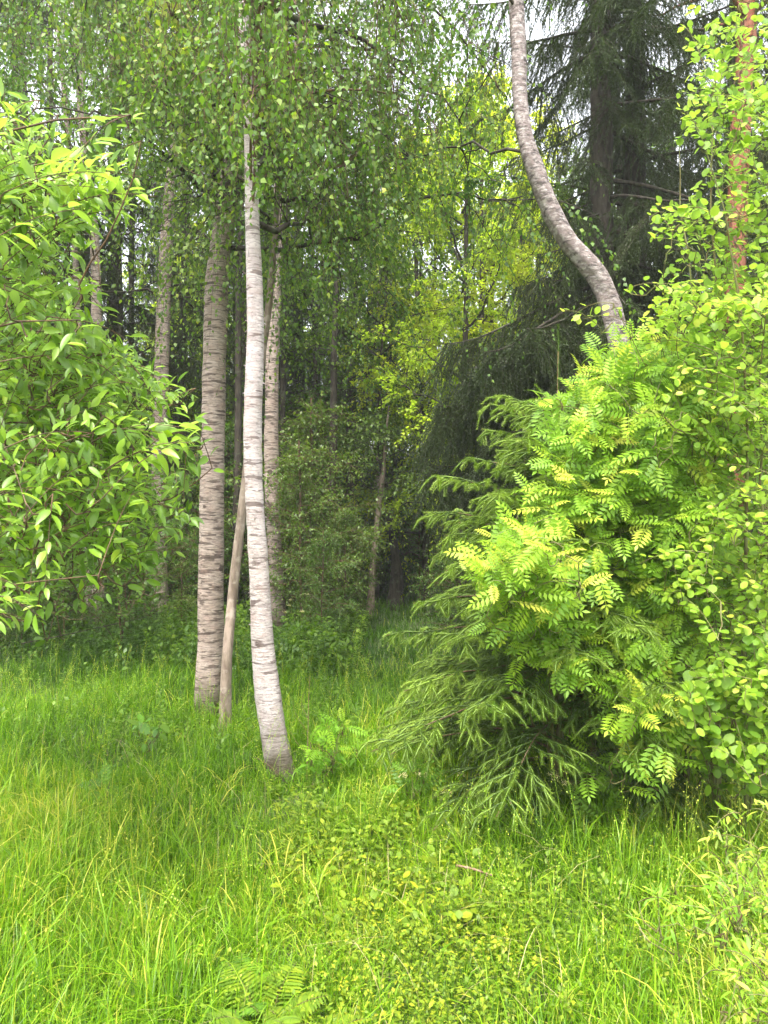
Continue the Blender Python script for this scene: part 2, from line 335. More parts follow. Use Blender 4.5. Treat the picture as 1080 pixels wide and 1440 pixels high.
def grass_field():
    g = G(); rng = np.random.default_rng(11)
    def band(nt, per, y0, y1, h0, h1, w, spread, pw=1.0, tint=0.5):
        cx, cy_ = wedge(nt, y0, y1, rng, 0.8, pw); tt = tint+rng.normal(size=nt)*0.16+.12*np.sin(cx*2.3+cy_*.7)*np.cos(cy_*1.9-cx)-.10*np.clip(cy_-4.9, 0, 3.6)+.02*np.clip(cy_-9, 0, 5)  # tint drops with distance: shade under the trees painted into the blades
        th = rng.uniform(h0, h1, nt)*(0.8+0.25*np.sin(cx*1.7+1)*np.cos(cy_*1.3))
        x = np.repeat(cx, per)+rng.normal(size=nt*per)*spread; y = np.repeat(cy_, per)+rng.normal(size=nt*per)*spread
        n = len(x); h = np.repeat(th, per)*rng.uniform(0.45, 1.15, n)
        tv = np.repeat(tt, per)+rng.normal(size=n)*0.12; tv = np.where(rng.random(n) < 0.008, 0.97, tv)
        low = np.exp(-((x-0.1)/0.75)**2-((y-3.0)/1.0)**2); h *= (1-0.45*low)*(1-.62*np.exp(-((x+.62)/.38)**2-((y-4.35)/.55)**2))
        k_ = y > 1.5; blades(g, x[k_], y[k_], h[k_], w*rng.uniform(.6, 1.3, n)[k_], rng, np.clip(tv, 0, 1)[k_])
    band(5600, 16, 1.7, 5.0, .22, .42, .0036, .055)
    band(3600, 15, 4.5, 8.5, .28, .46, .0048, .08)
    band(2600, 11, 8.0, 15, .24, .38, .009, .12, tint=.33)  # low tint paints canopy shade into this grass
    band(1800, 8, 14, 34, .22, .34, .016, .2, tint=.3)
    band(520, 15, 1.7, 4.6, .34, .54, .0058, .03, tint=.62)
    st = G(); x, y = wedge(1100, 1.8, 7, rng, .5); blades(st, x, y, rng.uniform(.12, .36, 1100), .0024*np.ones(1100), rng, rng.uniform(.1, .7, 1100), 1.2)
    tag(st.build('straw', M['straw']), 'dry straw coloured grass blades scattered through the green grass', 'straw', kind='stuff')
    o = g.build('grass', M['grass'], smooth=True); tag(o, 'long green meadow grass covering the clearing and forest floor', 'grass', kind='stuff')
    s = G(); nx, ny = wedge(800, 2.0, 7.5, rng, .5); b = np.stack([nx, ny, gz(nx, ny)], -1)
    P = curves(b, np.tile(A(0, 0, 1), (800, 1)), rng.uniform(.4, .62, 800), rng.normal(size=(800, 3))*A(.25, .25, .0)+A(0, 0, -.05), 6, rng, .02)
    tubes(s, P, np.linspace(.0011, .0006, 6)[None], 3, .8)
    leaves_on(s, P[:, 3:], 26, quadleaf(.3, .5, .02, 0), .0085, rng, .05, .7, -.3, (.8, 1.0))
    o = s.build('seed_grass', M['grass']); tag(o, 'thin grass stalks with pale open seed heads', 'grass', kind='stuff')
grass_field()

def herbs():
    g = G(); rng = np.random.default_rng(5)
    def patch(poly, n, size, hgt, tint, T=HERB_LEAF, per=9, hx=.5):
        p = poly_pts(poly, n, rng); Y = EYE*FPX/np.maximum(p[:, 1]-HOR, 20)*0.93; x = (p[:, 0]-540)/FPX*Y
        b = np.stack([x, Y, gz(x, Y)], -1); D = nrm(rng.normal(size=(n, 3))*A(.3, .3, 0)+A(0, 0, 1))
        P = curves(b, D, hgt*rng.uniform(.5, 1.15, n), (0, 0, -.1), 5, rng, .05); tubes(g, P, .0013*hgt/.2, 3, .3)
        leaves_on(g, P, per, T, size, rng, .3, .95, .05, tint, .92)
    patch([(500, 1220), (720, 1200), (780, 1330), (700, 1460), (430, 1460), (440, 1330)], 420, .022, .17, (.35, .85), per=10)
    patch([(380, 1100), (560, 1120), (560, 1220), (400, 1230)], 150, .042, .24, (.3, .8))
    patch([(60, 1170), (700, 1120), (1000, 1200), (1000, 1440), (40, 1440)], 420, .026, .2, (.3, .85))
    patch([(400, 1090), (700, 1130), (760, 1300), (420, 1300)], 120, .045, .2, (.3, .8), T=ROUND_LEAF, per=5)
    patch([(600, 1150), (1080, 1150), (1080, 1330), (640, 1330)], 150, .035, .22, (.2, .7))
    o = g.build('meadow_herbs', M['herb']); tag(o, 'low leafy yellow green herbs growing among the grass', 'herbs', kind='stuff')
    g = G()
    patch([(0, 850), (480, 850), (470, 930), (440, 960), (210, 950), (0, 900)], 1000, .07, .5, (.2, .7), per=14)
    n = 2000; x = rng.uniform(-9, 7, n); y = 6.4+rng.random(n)**1.2*10; c = fan_noise(np.stack([x, y, 0*x], -1), .9, 3); gap = np.exp(-((x/np.maximum(y, 1)-.01)/.075)**4)
    k_ = (c > -.15) & (rng.random(n) > gap*1.1) & (y > 7.7+1.3*fan_noise(np.stack([x, 0*x, 0*x], -1), 1.3, 5)); x, y, c = x[k_], y[k_], c[k_]; b = np.stack([x, y, gz(x, y)], -1)
    P = curves(b, nrm(rng.normal(size=b.shape)*A(.35, .35, 0)+A(0, 0, 1)), (.35+.75*np.clip(c, 0, 1))*rng.uniform(.5, 1.2, len(x)), (0, 0, -.12), 5, rng, .06); tubes(g, P, .003, 3, .2)
    leaves_on(g, P, 18, HERB_LEAF, .08, rng, .25, .95, .05, (.1, .75), .85, jit=.03)
    o = g.build('undergrowth', M['shade_leaf']); tag(o, 'shaded leafy undergrowth at the foot of the forest trees', 'undergrowth', kind='stuff'); g = G()
    patch([(230, 870), (350, 865), (350, 940), (230, 950)], 170, .085, .6, (.1, .6), per=16)
    patch([(400, 860), (510, 860), (500, 950), (410, 950)], 150, .08, .55, (.1, .6), per=16)
    patch([(0, 950), (350, 960), (560, 960), (560, 1060), (0, 1050)], 260, .05, .35, (.1, .5), per=10)
    o = g.build('leafy_weeds', M['herb']); tag(o, 'lighter green leafy weeds round the feet of the birches', 'weeds', kind='stuff')
herbs()

# ------------------------------------------------------------------ trees
def crown(seed, H, Rad, n1, n2, n3, per, leaf, lsize, droop=0.2, up=0.7, tw=0.45, tint=(.15, .8), low=0.0, pw=1.0, elev=(.15, .8), lrange=(.0, 1.0)):
    """limbs + foliage round a vertical axis from z=0 to H"""
    rng = np.random.default_rng(seed); t = (np.arange(n1)+rng.random(n1))/n1; t = lrange[0]+(lrange[1]-lrange[0])*t**pw
    az = np.arange(n1)*2.399+rng.normal(size=n1)*.4; prof = np.sin(PI*np.clip(.18+.8*t, 0, 1))**.8*(1-low*(1-t))
    L = Rad*np.maximum(prof, .12)*rng.uniform(.7, 1.15, n1); el = rng.uniform(*elev, n1)+t*.4
    D = np.stack([np.cos(az)*np.cos(el), np.sin(az)*np.cos(el), np.sin(el)], -1); S = np.stack([0*t, 0*t, t*H*.93], -1)
    P1 = curves(S, D, L, (0, 0, -droop), 9, rng, .10)
    b = G(); r1 = .011*np.sqrt(L/Rad)*Rad; tubes(b, P1, r1[:, None]*np.linspace(1, .18, 9)[None], 5)
    N2 = n1*n2; i2 = np.repeat(np.arange(n1), n2); t2 = rng.uniform(.18, 1, N2); s2, g2 = csample(P1, i2, t2)
    D2 = nrm(g2*.7+rng.normal(size=(N2, 3))*.75+A(0, 0, .1)); L2 = L[i2]*.42*rng.uniform(.5, 1.1, N2)*(1.15-.5*t2)
    P2 = curves(s2, D2, L2, (0, 0, -droop*1.2), 6, rng, .12); tubes(b, P2, (r1[i2]*.35)[:, None]*np.linspace(1, .2, 6)[None], 4)
    N3 = N2*n3; i3 = np.repeat(np.arange(N2), n3); s3, g3 = csample(P2, i3, rng.uniform(.1, 1, N3))
    D3 = nrm(g3*.5+rng.normal(size=(N3, 3))*.8+A(0, 0, .15-droop*.8)); L3 = tw*rng.uniform(.5, 1.3, N3)
    P3 = curves(s3, D3, L3, (0, 0, -droop*2.2), 5, rng, .08); tubes(b, P3, .0035*np.linspace(1, .4, 5)[None], 3)
    f = G(); leaves_on(f, P3, per, leaf, lsize, rng, .05, .85, .25+droop, tint, up)
    return b, f
def straight_trunk(H, r0, seed, lean=.04, rt=.02, n=60, k=12, flare=.35):
    rng = np.random.default_rng(seed); m = 8; z = np.linspace(-.1, H, m); w = rng.normal(size=(m, 2)).cumsum(0)*lean*H/14; w -= w[1]
    w[0] = w[1] = 0
    return trunk_mesh(np.column_stack([w, z]), r0*(1-z.clip(0)/H*(1-rt/r0))**1.0, n, k, seed, .05, flare, .012)
def proto_broad(name, label, cat, seed, H, Rad, base, r0, mat_t, mat_l, n=(20, 7, 5), per=14, lsize=.07, droop=.2, leaf=BIRCH_LEAF, loc=(0, 0, 0), group=None, rz=0, tint=(.15, .8), low=0, up=.7, tw=.45, pw=1.0, elev=(.15, .8)):
    t = thing(name, label, cat, loc, group, rz)
    straight_trunk(H, r0, seed).build('trunk', mat_t, t)
    b, f = crown(seed, H-base, Rad, *n, per, leaf, lsize, droop, up, tw, tint, low, pw, elev)
    off = A(0, 0, base)
    for gobj in (b, f): gobj.v = [v+off for v in gobj.v]
    b.build('limbs', mat_t, t); f.build('crown', mat_l, t); return t
def needles_on(g, P, dens, nlen, nw, rng, tint, fwd=.6, flat=.0):
    L = np.linalg.norm(np.diff(P, axis=1), axis=2).sum(1); cnt = np.maximum((L*dens).astype(int), 3); idx = np.repeat(np.arange(len(P)), cnt); N = len(idx)
    p, tg = csample(P, idx, rng.random(N)*1.02); s = rng.normal(size=(N, 3)); s -= (s*tg).sum(1, keepdims=True)*tg; s = nrm(s)
    if flat: s = nrm(s*A(1, 1, 1-flat)+A(0, 0, .05))
    d = nrm(tg*fwd+s*(1-fwd*.3)); x = nrm(np.cross(d, tg+.01)); l = nlen*rng.uniform(.75, 1.15, N)[:, None]
    V = np.stack([p-x*nw*.5, p+x*nw*.5, p+d*l], 1).reshape(-1, 3); F = np.arange(N*3).reshape(-1, 3)
    tt = np.broadcast_to(tint, (len(P),))[idx]+rng.normal(size=N)*.06
    g.add(V, F, np.repeat(np.clip(tt, 0, 1), 3))
def old_spruce(seed, H, Rad, z0, nb=74, dens=110, hang=.45, per=26, nw=.0065, nl=.026, extra=()):
    rng = np.random.default_rng(seed); tr = straight_trunk(H, .0135*H, seed, .015, .02, 70, 14)
    t = np.sort(rng.random(nb)**1.25); z = z0+(H*.985-z0)*t; az = np.arange(nb)*2.399+rng.normal(size=nb)*.3
    L = Rad*(1-t)**.75*rng.uniform(.75, 1.1, nb)+.12; el = -.30+.75*t
    D = np.stack([np.cos(az)*np.cos(el), np.sin(az)*np.cos(el), np.sin(el)], -1); S = np.stack([0*z, 0*z, z], -1)
    if extra: L = np.where((np.cos(az) < -.2) & (z < 6.6), L*.4, L)
    for z_, a_, e_, l_ in extra:
        S = np.vstack([S, [0, 0, z_]]); D = np.vstack([D, [math.cos(a_)*math.cos(e_), math.sin(a_)*math.cos(e_), math.sin(e_)]]); L = np.append(L, l_)
    nb = len(L); P = curves(S, D, L, (0, 0, -.32), 10, rng, .02); q = np.linspace(0, 1, 10)[None, :, None]; P = P+A(0, 0, 1)*(L[:, None, None]*.22*q**4)
    br = G(); tubes(br, P, (.013*L/Rad+.006)[:, None]*np.linspace(1.6, .25, 10)[None], 5)
    f = G(); cnt = np.maximum((L*per*np.where(np.arange(nb) >= nb-len(extra), 2.3, 1)).astype(int), 4); i = np.repeat(np.arange(nb), cnt); tt = rng.uniform(.12, 1, len(i)); s, tg = csample(P, i, tt)
    side = nrm(np.cross(tg, A(0, 0, 1)))*rng.choice([-1, 1], len(i))[:, None]
    ln = hang*rng.uniform(.4, 1.25, len(i))*np.clip(L[i]/Rad+.25, .3, 1)
    Q = curves(s, nrm(side*.55+tg*.35+A(0, 0, -.45)), ln, (0, 0, -.45), 5, rng, .05); tubes(br, Q, .0035*np.linspace(1, .4, 5)[None], 3)
    i2 = np.repeat(np.arange(len(Q)), 2); s2, g2 = csample(Q, i2, rng.uniform(.1, .8, len(i2)))
    Q2 = curves(s2, nrm(g2*.6+rng.normal(size=(len(i2), 3))*.5+A(0, 0, -.3)), ln[i2]*.5, (0, 0, -.5), 4, rng, .04)
    needles_on(f, Q, dens, nl, nw, rng, .45, .85); needles_on(f, Q2, dens, nl, nw, rng, .5, .85); needles_on(f, P, dens*.7, nl, nw, rng, .4)
    return tr, br, f
def young_spruce(seed, H, Rad, nw=14, z0=.14, top_gap=.45, dens=900, nl=.019):
    rng = np.random.default_rng(seed); f = G(); br = G(); shoots_new = []; shoots_old = []
    tr = trunk_mesh(np.array([[0, 0, -.05], [.01, 0, H*.4], [0, .01, H*.75], [0, 0, H]]), A(.026, .019, .010, .004), 40, 8, seed, .03, .2)
    zs = z0+(H-top_gap-z0)*(np.arange(nw)/(nw-1))**1.0
    for w, z in enumerate(zs):
        nbr = rng.integers(6, 9); a0 = rng.uniform(0, 6.28)
        for j in range(nbr):
            L = (Rad*(1-(z/H))**.8+.10)*rng.uniform(.72, 1.1)*min(1, .62+.55*z); az = a0+j*2*PI/nbr+rng.normal()*.15; el = .22+.45*(z/H)
            zz = z+rng.normal()*.04; D = A(math.cos(az)*math.cos(el), math.sin(az)*math.cos(el), math.sin(el))
            P = curves(A(0, 0, max(zz, .05))[None], D[None], L, (0, 0, -.38+.2*(z/H)), 9, rng, .03); tubes(br, P, np.linspace(.007, .002, 9)[None], 4)
            c1 = P[:, 6:]; shoots_old.append(_rs(P[:, :7], 5)); shoots_new.append(_rs(P[:, 6:], 5))
            nl1 = max(int(L/.062), 3); t1 = np.linspace(.16, .93, nl1); s, g = csample(P, np.zeros(nl1, int), t1)
            sd = nrm(np.cross(g, A(0, 0, 1))); sg = np.where(np.arange(nl1) % 2, 1, -1)[:, None]
            L1 = L*.36*(1.08-t1)*rng.uniform(.75, 1.15, nl1)+.07
            Q = curves(s, nrm(g*.62+sd*sg*.8+A(0, 0, -.02)+rng.normal(size=(nl1, 3))*.14), L1, (0, 0, -.24), 7, rng, .05)
            tubes(br, Q, np.linspace(.0032, .0015, 7)[None], 3)
            for q_ in range(nl1):
                Lq = L1[q_]; fr = np.clip(.085/Lq, .3, .95); cut = max(1, int(round(6*(1-fr))))
                shoots_old.append(_rs(Q[q_:q_+1, :cut+1], 5)); shoots_new.append(_rs(Q[q_:q_+1, cut:], 5))
                n2 = int(Lq/.042)
                if n2 > 0:
                    t2 = np.linspace(.2, .8, n2); s2, g2 = csample(Q, np.full(n2, q_), t2); sd2 = nrm(np.cross(g2, A(0, 0, 1)))
                    sg2 = np.where(np.arange(n2) % 2, 1, -1)[:, None]; d2 = nrm(g2*.95+sd2*sg2*.6+A(0, 0, -.25)+rng.normal(size=(n2, 3))*.2)
                    Q2 = curves(s2, d2, rng.uniform(.045, .10, n2), (0, 0, -.3), 5, rng, .02)
                    shoots_new.append(Q2[:]) if z > 0 else 0
    # top shoots
    for a in np.arange(5)*1.25:
        D = A(math.cos(a)*.8, math.sin(a)*.8, .45); shoots_new.append(curves(A(0, 0, H-.3-.05*(a % 2))[None], D[None], .17, (0, 0, .45), 5, rng, .02))
    shoots_new.append(curves(A(0, 0, H-.22)[None], A(0, 0, 1)[None], .36, (0, 0, 0), 5, rng, .02))
    N = np.concatenate(shoots_new); O = np.concatenate(shoots_old); out = np.linalg.norm(N[:, -1, :2], axis=1)/(Rad*(1-np.clip(N[:, -1, 2]/H, 0, 1))+.15)
    tint = np.where(out > .5, .68+.24*rng.random(len(N)), .42)
    needles_on(f, N, dens*1.7, nl*.9, .0027, rng, tint, .35); needles_on(f, O, dens*.55, nl, .004, rng, .33, .6)
    tubes(f, N, np.array([.003, .0048, .0048, .0035, .001])[None], 4, tint-.2); tubes(f, O, .004, 4, .22); return tr, br, f
def _rs(P, m):
    k = P.shape[1]; u = np.linspace(0, k-1, m); i = np.minimum(u.astype(int), k-2); fr = (u-i)[None, :, None]; return P[:, i]*(1-fr)+P[:, i+1]*fr

def pixel_trunk(pts, Y, up=None, k=22, n=130, seed=0, flare=.4, rough=.05, dig=.12):
    """pts (px,py,width px) from the base up, Y distance (number or list); up: extra world points (dx,dy,z,r) beyond the top of frame"""
    Ys = np.broadcast_to(Y, (len(pts),)); P = [at(p[0], p[1], y) for p, y in zip(pts, Ys)]; r = [p[2]*.5/FPX*y for p, y in zip(pts, Ys)]
    b = P[0].copy(); b[2] = gz(b[0], b[1]); P[0] = b
    P.insert(0, b-A(0, 0, dig)); r.insert(0, r[0])
    for q in (up or []): P.append(P[-1]+A(q[0], q[1], q[2])); r.append(q[3])
    P = np.array(P); loc = b; return trunk_mesh(P-loc, np.array(r), n, k, seed, rough, flare), loc, P-loc, np.array(r)
def on_path(P, z):
    i = int(np.clip(np.searchsorted(P[:, 2], z)-1, 0, len(P)-2)); f = (z-P[i, 2])/max(P[i+1, 2]-P[i, 2], 1e-6); return P[i]*(1-f)+P[i+1]*f
def limb(P, z, az, el, L, r, rng, droop=.25):
    s = on_path(P, z); D = A(math.cos(az)*math.cos(el), math.sin(az)*math.cos(el), math.sin(el)); return curves(s[None], D[None], L, (0, 0, -droop), 9, rng, .09), r

def hang_birch(t, P, seed, nl, zr, Lr, azr, nst, per, lsize=.043, slen=(.35, 1.0), mat_b=None, tint=(.15, .85)):
    """limbs of a birch with long hanging leafy strands, as children of the tree"""
    rng = np.random.default_rng(seed); lb = G(); f = G(); zs = rng.uniform(*zr, nl); C1 = []
    for z in zs:
        c, _ = limb(P, z, rng.uniform(*azr), rng.uniform(.15, .85), rng.uniform(*Lr), .02, rng, .35); C1.append(c[0])
    C1 = np.array(C1); tubes(lb, C1, .022*np.linspace(1, .2, 9)[None], 6)
    n2 = 7; i2 = np.repeat(np.arange(nl), n2); s, g = csample(C1, i2, rng.uniform(.2, 1, nl*n2))
    C2 = curves(s, nrm(g*.6+rng.normal(size=(len(i2), 3))*A(.7, .7, .3)), rng.uniform(.4, 1.0, len(i2)), (0, 0, -.35), 6, rng, .1); tubes(lb, C2, .006*np.linspace(1, .3, 6)[None], 4)
    i3 = rng.integers(0, len(C2), nst); s, g = csample(C2, i3, rng.uniform(.1, 1, nst))
    C3 = curves(s, nrm(g*.5+rng.normal(size=(nst, 3))*A(.35, .35, .1)+A(0, 0, -.35)), rng.uniform(*slen, nst), (0, 0, -.75), 7, rng, .04); tubes(lb, C3, .0018*np.linspace(1, .4, 7)[None], 3)
    leaves_on(f, C3, per, BIRCH_LEAF, lsize, rng, .05, .75, .75, tint, .25)
    lb.build('limbs', M['bark'] if mat_b is None else mat_b, t); f.build('crown', M['birch_leaf'], t)

def birch(name, label, cat, pts, Y, up, mat, seed, crownspec, flare=.4, rough=.05):
    g, loc, P, r = pixel_trunk(pts, Y, up, seed=seed, flare=flare, rough=rough)
    t = thing(name, label, cat, loc); g.build('trunk', mat, t)
    if crownspec: hang_birch(t, P, seed+50, **crownspec)
    return t, P, loc
full = (0, 2*PI)
tA, PA, lA = birch('birch_tree', 'thick upright birch with bold dark scars standing behind the curved white one', 'birch',
   [(292, 1012, 38), (296, 900, 36), (298, 700, 34), (301, 550, 33), (304, 420, 32), (311, 340, 30), (322, 260, 27), (331, 180, 25), (341, 90, 22), (352, 0, 20)], 6.4,
   [(.1, 0, 2, .05), (.1, .1, 2.5, .03), (0, 0, 2, .01)], M['birch_grey'], 3, dict(nl=22, zr=(3.9, 9.5), Lr=(1.2, 2.6), azr=full, nst=420, per=24))
tC, PC, lC = birch('birch_tree', 'curved pale birch trunk bowed at its foot, closest of the birches', 'birch',
   [(397, 1102, 38), (386, 1040, 36), (376, 970, 36), (369, 900, 32), (364, 800, 28), (358, 700, 26), (355, 600, 26), (359, 480, 23), (358, 400, 22), (355, 320, 20), (353, 240, 18), (350, 150, 16), (345, 60, 14), (343, 0, 14)], 4.8,
   [(0, .1, 2, .045), (.1, .2, 2.4, .03), (0, .1, 1.5, .008)], M['birch_white'], 5, dict(nl=20, zr=(3.3, 8.0), Lr=(.9, 2.4), azr=(.3, 2.8), nst=380, per=22), flare=.22)
def flakes(t, P, r0, n, mat, seed, zmax=5):
    rng = np.random.default_rng(seed); g = G(); z = rng.uniform(.1, zmax, n); a = rng.uniform(0, 6.28, n); c = np.array([on_path(P, q) for q in z]); rr = np.interp(z, P[:, 2], r0)
    o_ = np.stack([np.cos(a), np.sin(a), 0*a], -1); tn = np.stack([-np.sin(a), np.cos(a), rng.normal(size=n)*.6], -1)
    scatter(g, longleaf(.22, .03, -.5, 3), c+o_*(rr*.96)[:, None], frames(tn+o_*.1, o_), rng.uniform(.008, .026, n), .5); tag(g.build('peeling_bark', mat, t), kind='stuff')
flakes(tC, PC, np.interp(np.arange(len(PC)), [0, len(PC)-1], [.085, .02]), 260, M['birch_white'], 9); flakes(tA, PA, np.interp(np.arange(len(PA)), [0, len(PA)-1], [.112, .02]), 120, M['birch_grey'], 10)
tB, PB, lB = birch('birch_tree', 'thin leaning birch stem crossing behind the curved white trunk', 'birch',
   [(316, 1005, 17), (319, 930, 15), (327, 840, 14), (338, 740, 13), (352, 620, 12), (368, 500, 11), (378, 430, 10), (384, 360, 9), (392, 260, 8), (402, 150, 7)], [6.0]*2+[6.1]*3+[6.2]*5,
   [(.2, .3, 1.6, .012), (.1, .1, 1.2, .005)], M['stem_grey'], 8, dict(nl=9, zr=(4, 6), Lr=(.6, 1.3), azr=full, nst=180, per=22))
tD, PD, lD = birch('birch_tree', 'grey brown birch a few steps behind the two large birch trunks', 'birch',
   [(391, 890, 24), (387, 800, 21), (382, 680, 20), (382, 560, 19), (385, 440, 18), (389, 350, 15), (392, 260, 13), (394, 150, 12), (396, 40, 11)], 10.8,
   [(.1, 0, 2, .05), (.1, 0, 2, .02)], M['birch_grey'], 12, dict(nl=22, zr=(4.6, 11), Lr=(1.4, 2.8), azr=full, nst=420, per=24, lsize=.05))
tE, PE, lE = birch('birch_tree', 'slender pale birch showing between the willow bush and the thick birch', 'birch',
   [(225, 865, 24), (224, 760, 21), (224, 620, 20), (228, 500, 20), (231, 400, 19), (235, 320, 17), (243, 220, 14), (252, 100, 12), (262, 0, 10)], 12.6,
   [(.1, 0, 2, .05), (.1, 0, 2, .02)], M['birch_grey'], 15, dict(nl=22, zr=(5.2, 12), Lr=(1.4, 2.8), azr=full, nst=300, per=22, lsize=.055))
tF, PF, lF = birch('birch_tree', 'twin stemmed pale birch half hidden behind the willow leaves', 'birch',
   [(136, 885, 18), (139, 800, 16), (137, 640, 15), (136, 480, 14), (133, 340, 13), (120, 220, 12), (112, 100, 11), (108, 0, 10)], 11.8,
   [(-.1, 0, 2, .04), (0, 0, 2, .015)], M['birch_grey'], 18, dict(nl=20, zr=(5.0, 11), Lr=(1.3, 2.5), azr=full, nst=280, per=22, lsize=.055))
g2, l2, p2, r2 = pixel_trunk([(119, 888, 13), (125, 840, 11), (124, 780, 10), (118, 640, 9), (112, 500, 9), (104, 330, 8), (92, 150, 7)], 11.9, [(-.2, 0, 2, .02)], seed=19)
g2.v = [v+(l2-lF) for v in g2.v]; g2.build('trunk', M['birch_grey'], tF)
tG, PG, lG = birch('birch_tree', 'crooked birch trunk swerving up and left above the rowan bushes', 'birch',
   [(946, 1118, 36), (944, 1040, 30), (942, 960, 29), (935, 860, 29), (925, 760, 29), (910, 660, 28), (892, 560, 28), (874, 495, 27), (866, 461, 27), (859, 433, 27), (850, 407, 28), (838, 385, 29), (819, 362, 28), (797, 335, 27), (775, 295, 26), (753, 240, 25), (742, 208, 23), (734, 169, 21), (731, 128, 20), (730, 90, 20), (728, 50, 19), (726, 0, 19)], 4.9,
   [(-.05, 0, .8, .045), (0, .2, 1.8, .035), (.1, .2, 2, .01)], M['birch_rough'], 21, None, rough=.15)
rng = np.random.default_rng(77); lb = G(); f = G(); L1 = []
for z, az, el, L in ((3.98, 2.7, .55, .9), (4.9, 3.4, .6, .9), (5.3, 2.9, .6, 1.6), (5.8, .6, .6, 1.6), (6.3, 1.8, .5, 1.7), (7.0, 3.6, .6, 1.5), (7.5, 5.6, .6, 1.3)):
    c, _ = limb(PG, z, az, el, L, .02, rng, .12); L1.append(c[0])
L1 = np.array(L1); tubes(lb, L1, .012*np.linspace(1, .2, 9)[None], 7); i = rng.integers(0, len(L1), 60); s, g = csample(L1, i, rng.uniform(.25, 1, 60))
L2 = curves(s, nrm(g+rng.normal(size=(60, 3))*.7), rng.uniform(.3, .7, 60), (0, 0, -.1), 6, rng, .1); tubes(lb, L2, .006*np.linspace(1, .3, 6)[None], 4)
i = rng.integers(0, 60, 260); s, g = csample(L2, i, rng.uniform(.2, 1, 260)); L3 = curves(s, nrm(g+rng.normal(size=(260, 3))*.7), rng.uniform(.15, .4, 260), (0, 0, -.3), 5, rng, .08)
tubes(lb, L3, .002, 3); leaves_on(f, L3, 12, BIRCH_LEAF, .04, rng, .1, .8, .5, (0, .5), .4); lb.build('limbs', M['bark'], tG); f.build('crown', M['birch_leaf'], tG)

# hanging leafy birch strands that fill the upper left and middle of the view: low limbs of the thick birch and the curved one
def strand_fill(t, loc, polys, seed, starts):
    rng = np.random.default_rng(seed); f = G(); lb = G()
    for poly, n, Y0, Y1, ls, tint in polys:
        p = poly_pts(poly, n, rng, lambda q: np.clip(.5+.9*fan_noise(np.column_stack([q, 0*q[:, 0]]), .022, seed), .06, 1)); Y = rng.uniform(Y0, Y1, n); tip = atv(p[:, 0], p[:, 1], Y)-loc; ln = rng.uniform(.3, .8, n)
        side = rng.normal(size=(n, 3))*A(.12, .12, 0); S = tip+A(0, 0, 1)*ln[:, None]+side
        t_ = np.linspace(0, 1, 7)[None, :, None]; P = S[:, None]*(1-t_)+tip[:, None]*t_+(side*.8)[:, None]*np.sin(t_*PI); P = P+rng.normal(size=P.shape)*.012
        tubes(lb, P, .0016*np.linspace(1.2, .5, 7)[None], 3, .5); leaves_on(f, P, 21, BIRCH_LEAF, ls*.86, rng, .0, .8, .7, tint, .25, svar=.45)
        kk = max(6, n//26); ends = S[rng.choice(n, kk, replace=False)]; o = np.array([on_path(starts, z) for z in np.minimum(ends[:, 2]+rng.uniform(-.3, .6, kk), starts[-1, 2])])
        tt = np.linspace(0, 1, 9)[None, :, None]; Lb = o[:, None]*(1-tt)+ends[:, None]*tt+A(0, 0, .35)*np.sin(tt*PI)+rng.normal(size=(kk, 9, 3)).cumsum(1)*.03*np.sin(tt*PI); tubes(lb, Lb, .012*np.linspace(1, .15, 9)[None], 5)
        LP = Lb.reshape(-1, 3); j = np.argmin(((S[:, None]-LP[None])**2).sum(-1), 1); a = LP[j]; tt = np.linspace(0, 1, 5)[None, :, None]
        tw = a[:, None]*(1-tt)+S[:, None]*tt+A(0, 0, .1)*np.sin(tt*PI); tubes(lb, tw, .003*np.linspace(1, .5, 5)[None], 3)
        leaves_on(f, tw, 5, BIRCH_LEAF, ls, rng, .3, .8, .6, tint, .3)
    lb.build('low_branches', M['twig'], t); f.build('hanging_leaves', M['birch_leaf'], t)
strand_fill(tF, lF, [([(0, 0), (130, 0), (120, 190), (60, 210), (0, 180)], 90, 7.0, 9.5, .05, (.1, .8))], 103, PF)
strand_fill(tA, lA, [([(90, 0), (330, 0), (330, 320), (290, 300), (200, 290), (120, 250), (80, 120)], 330, 5.2, 7.2, .047, (.1, .85)),
                     ([(150, 60), (300, 60), (300, 270), (220, 290), (170, 230)], 90, 4.6, 5.4, .048, (.35, 1.0))], 101, PA)
strand_fill(tC, lC, [([(340, 0), (640, 0), (650, 250), (560, 330), (520, 400), (430, 420), (370, 330), (330, 300)], 400, 4.6, 6.8, .045, (.1, .85)),
                     ([(290, 0), (420, 0), (440, 300), (350, 360), (310, 350)], 120, 4.0, 4.6, .045, (.3, .9)),
                     ([(480, 150), (700, 120), (690, 250), (620, 330), (520, 340)], 130, 5, 7, .045, (.3, .9))], 102, PC)

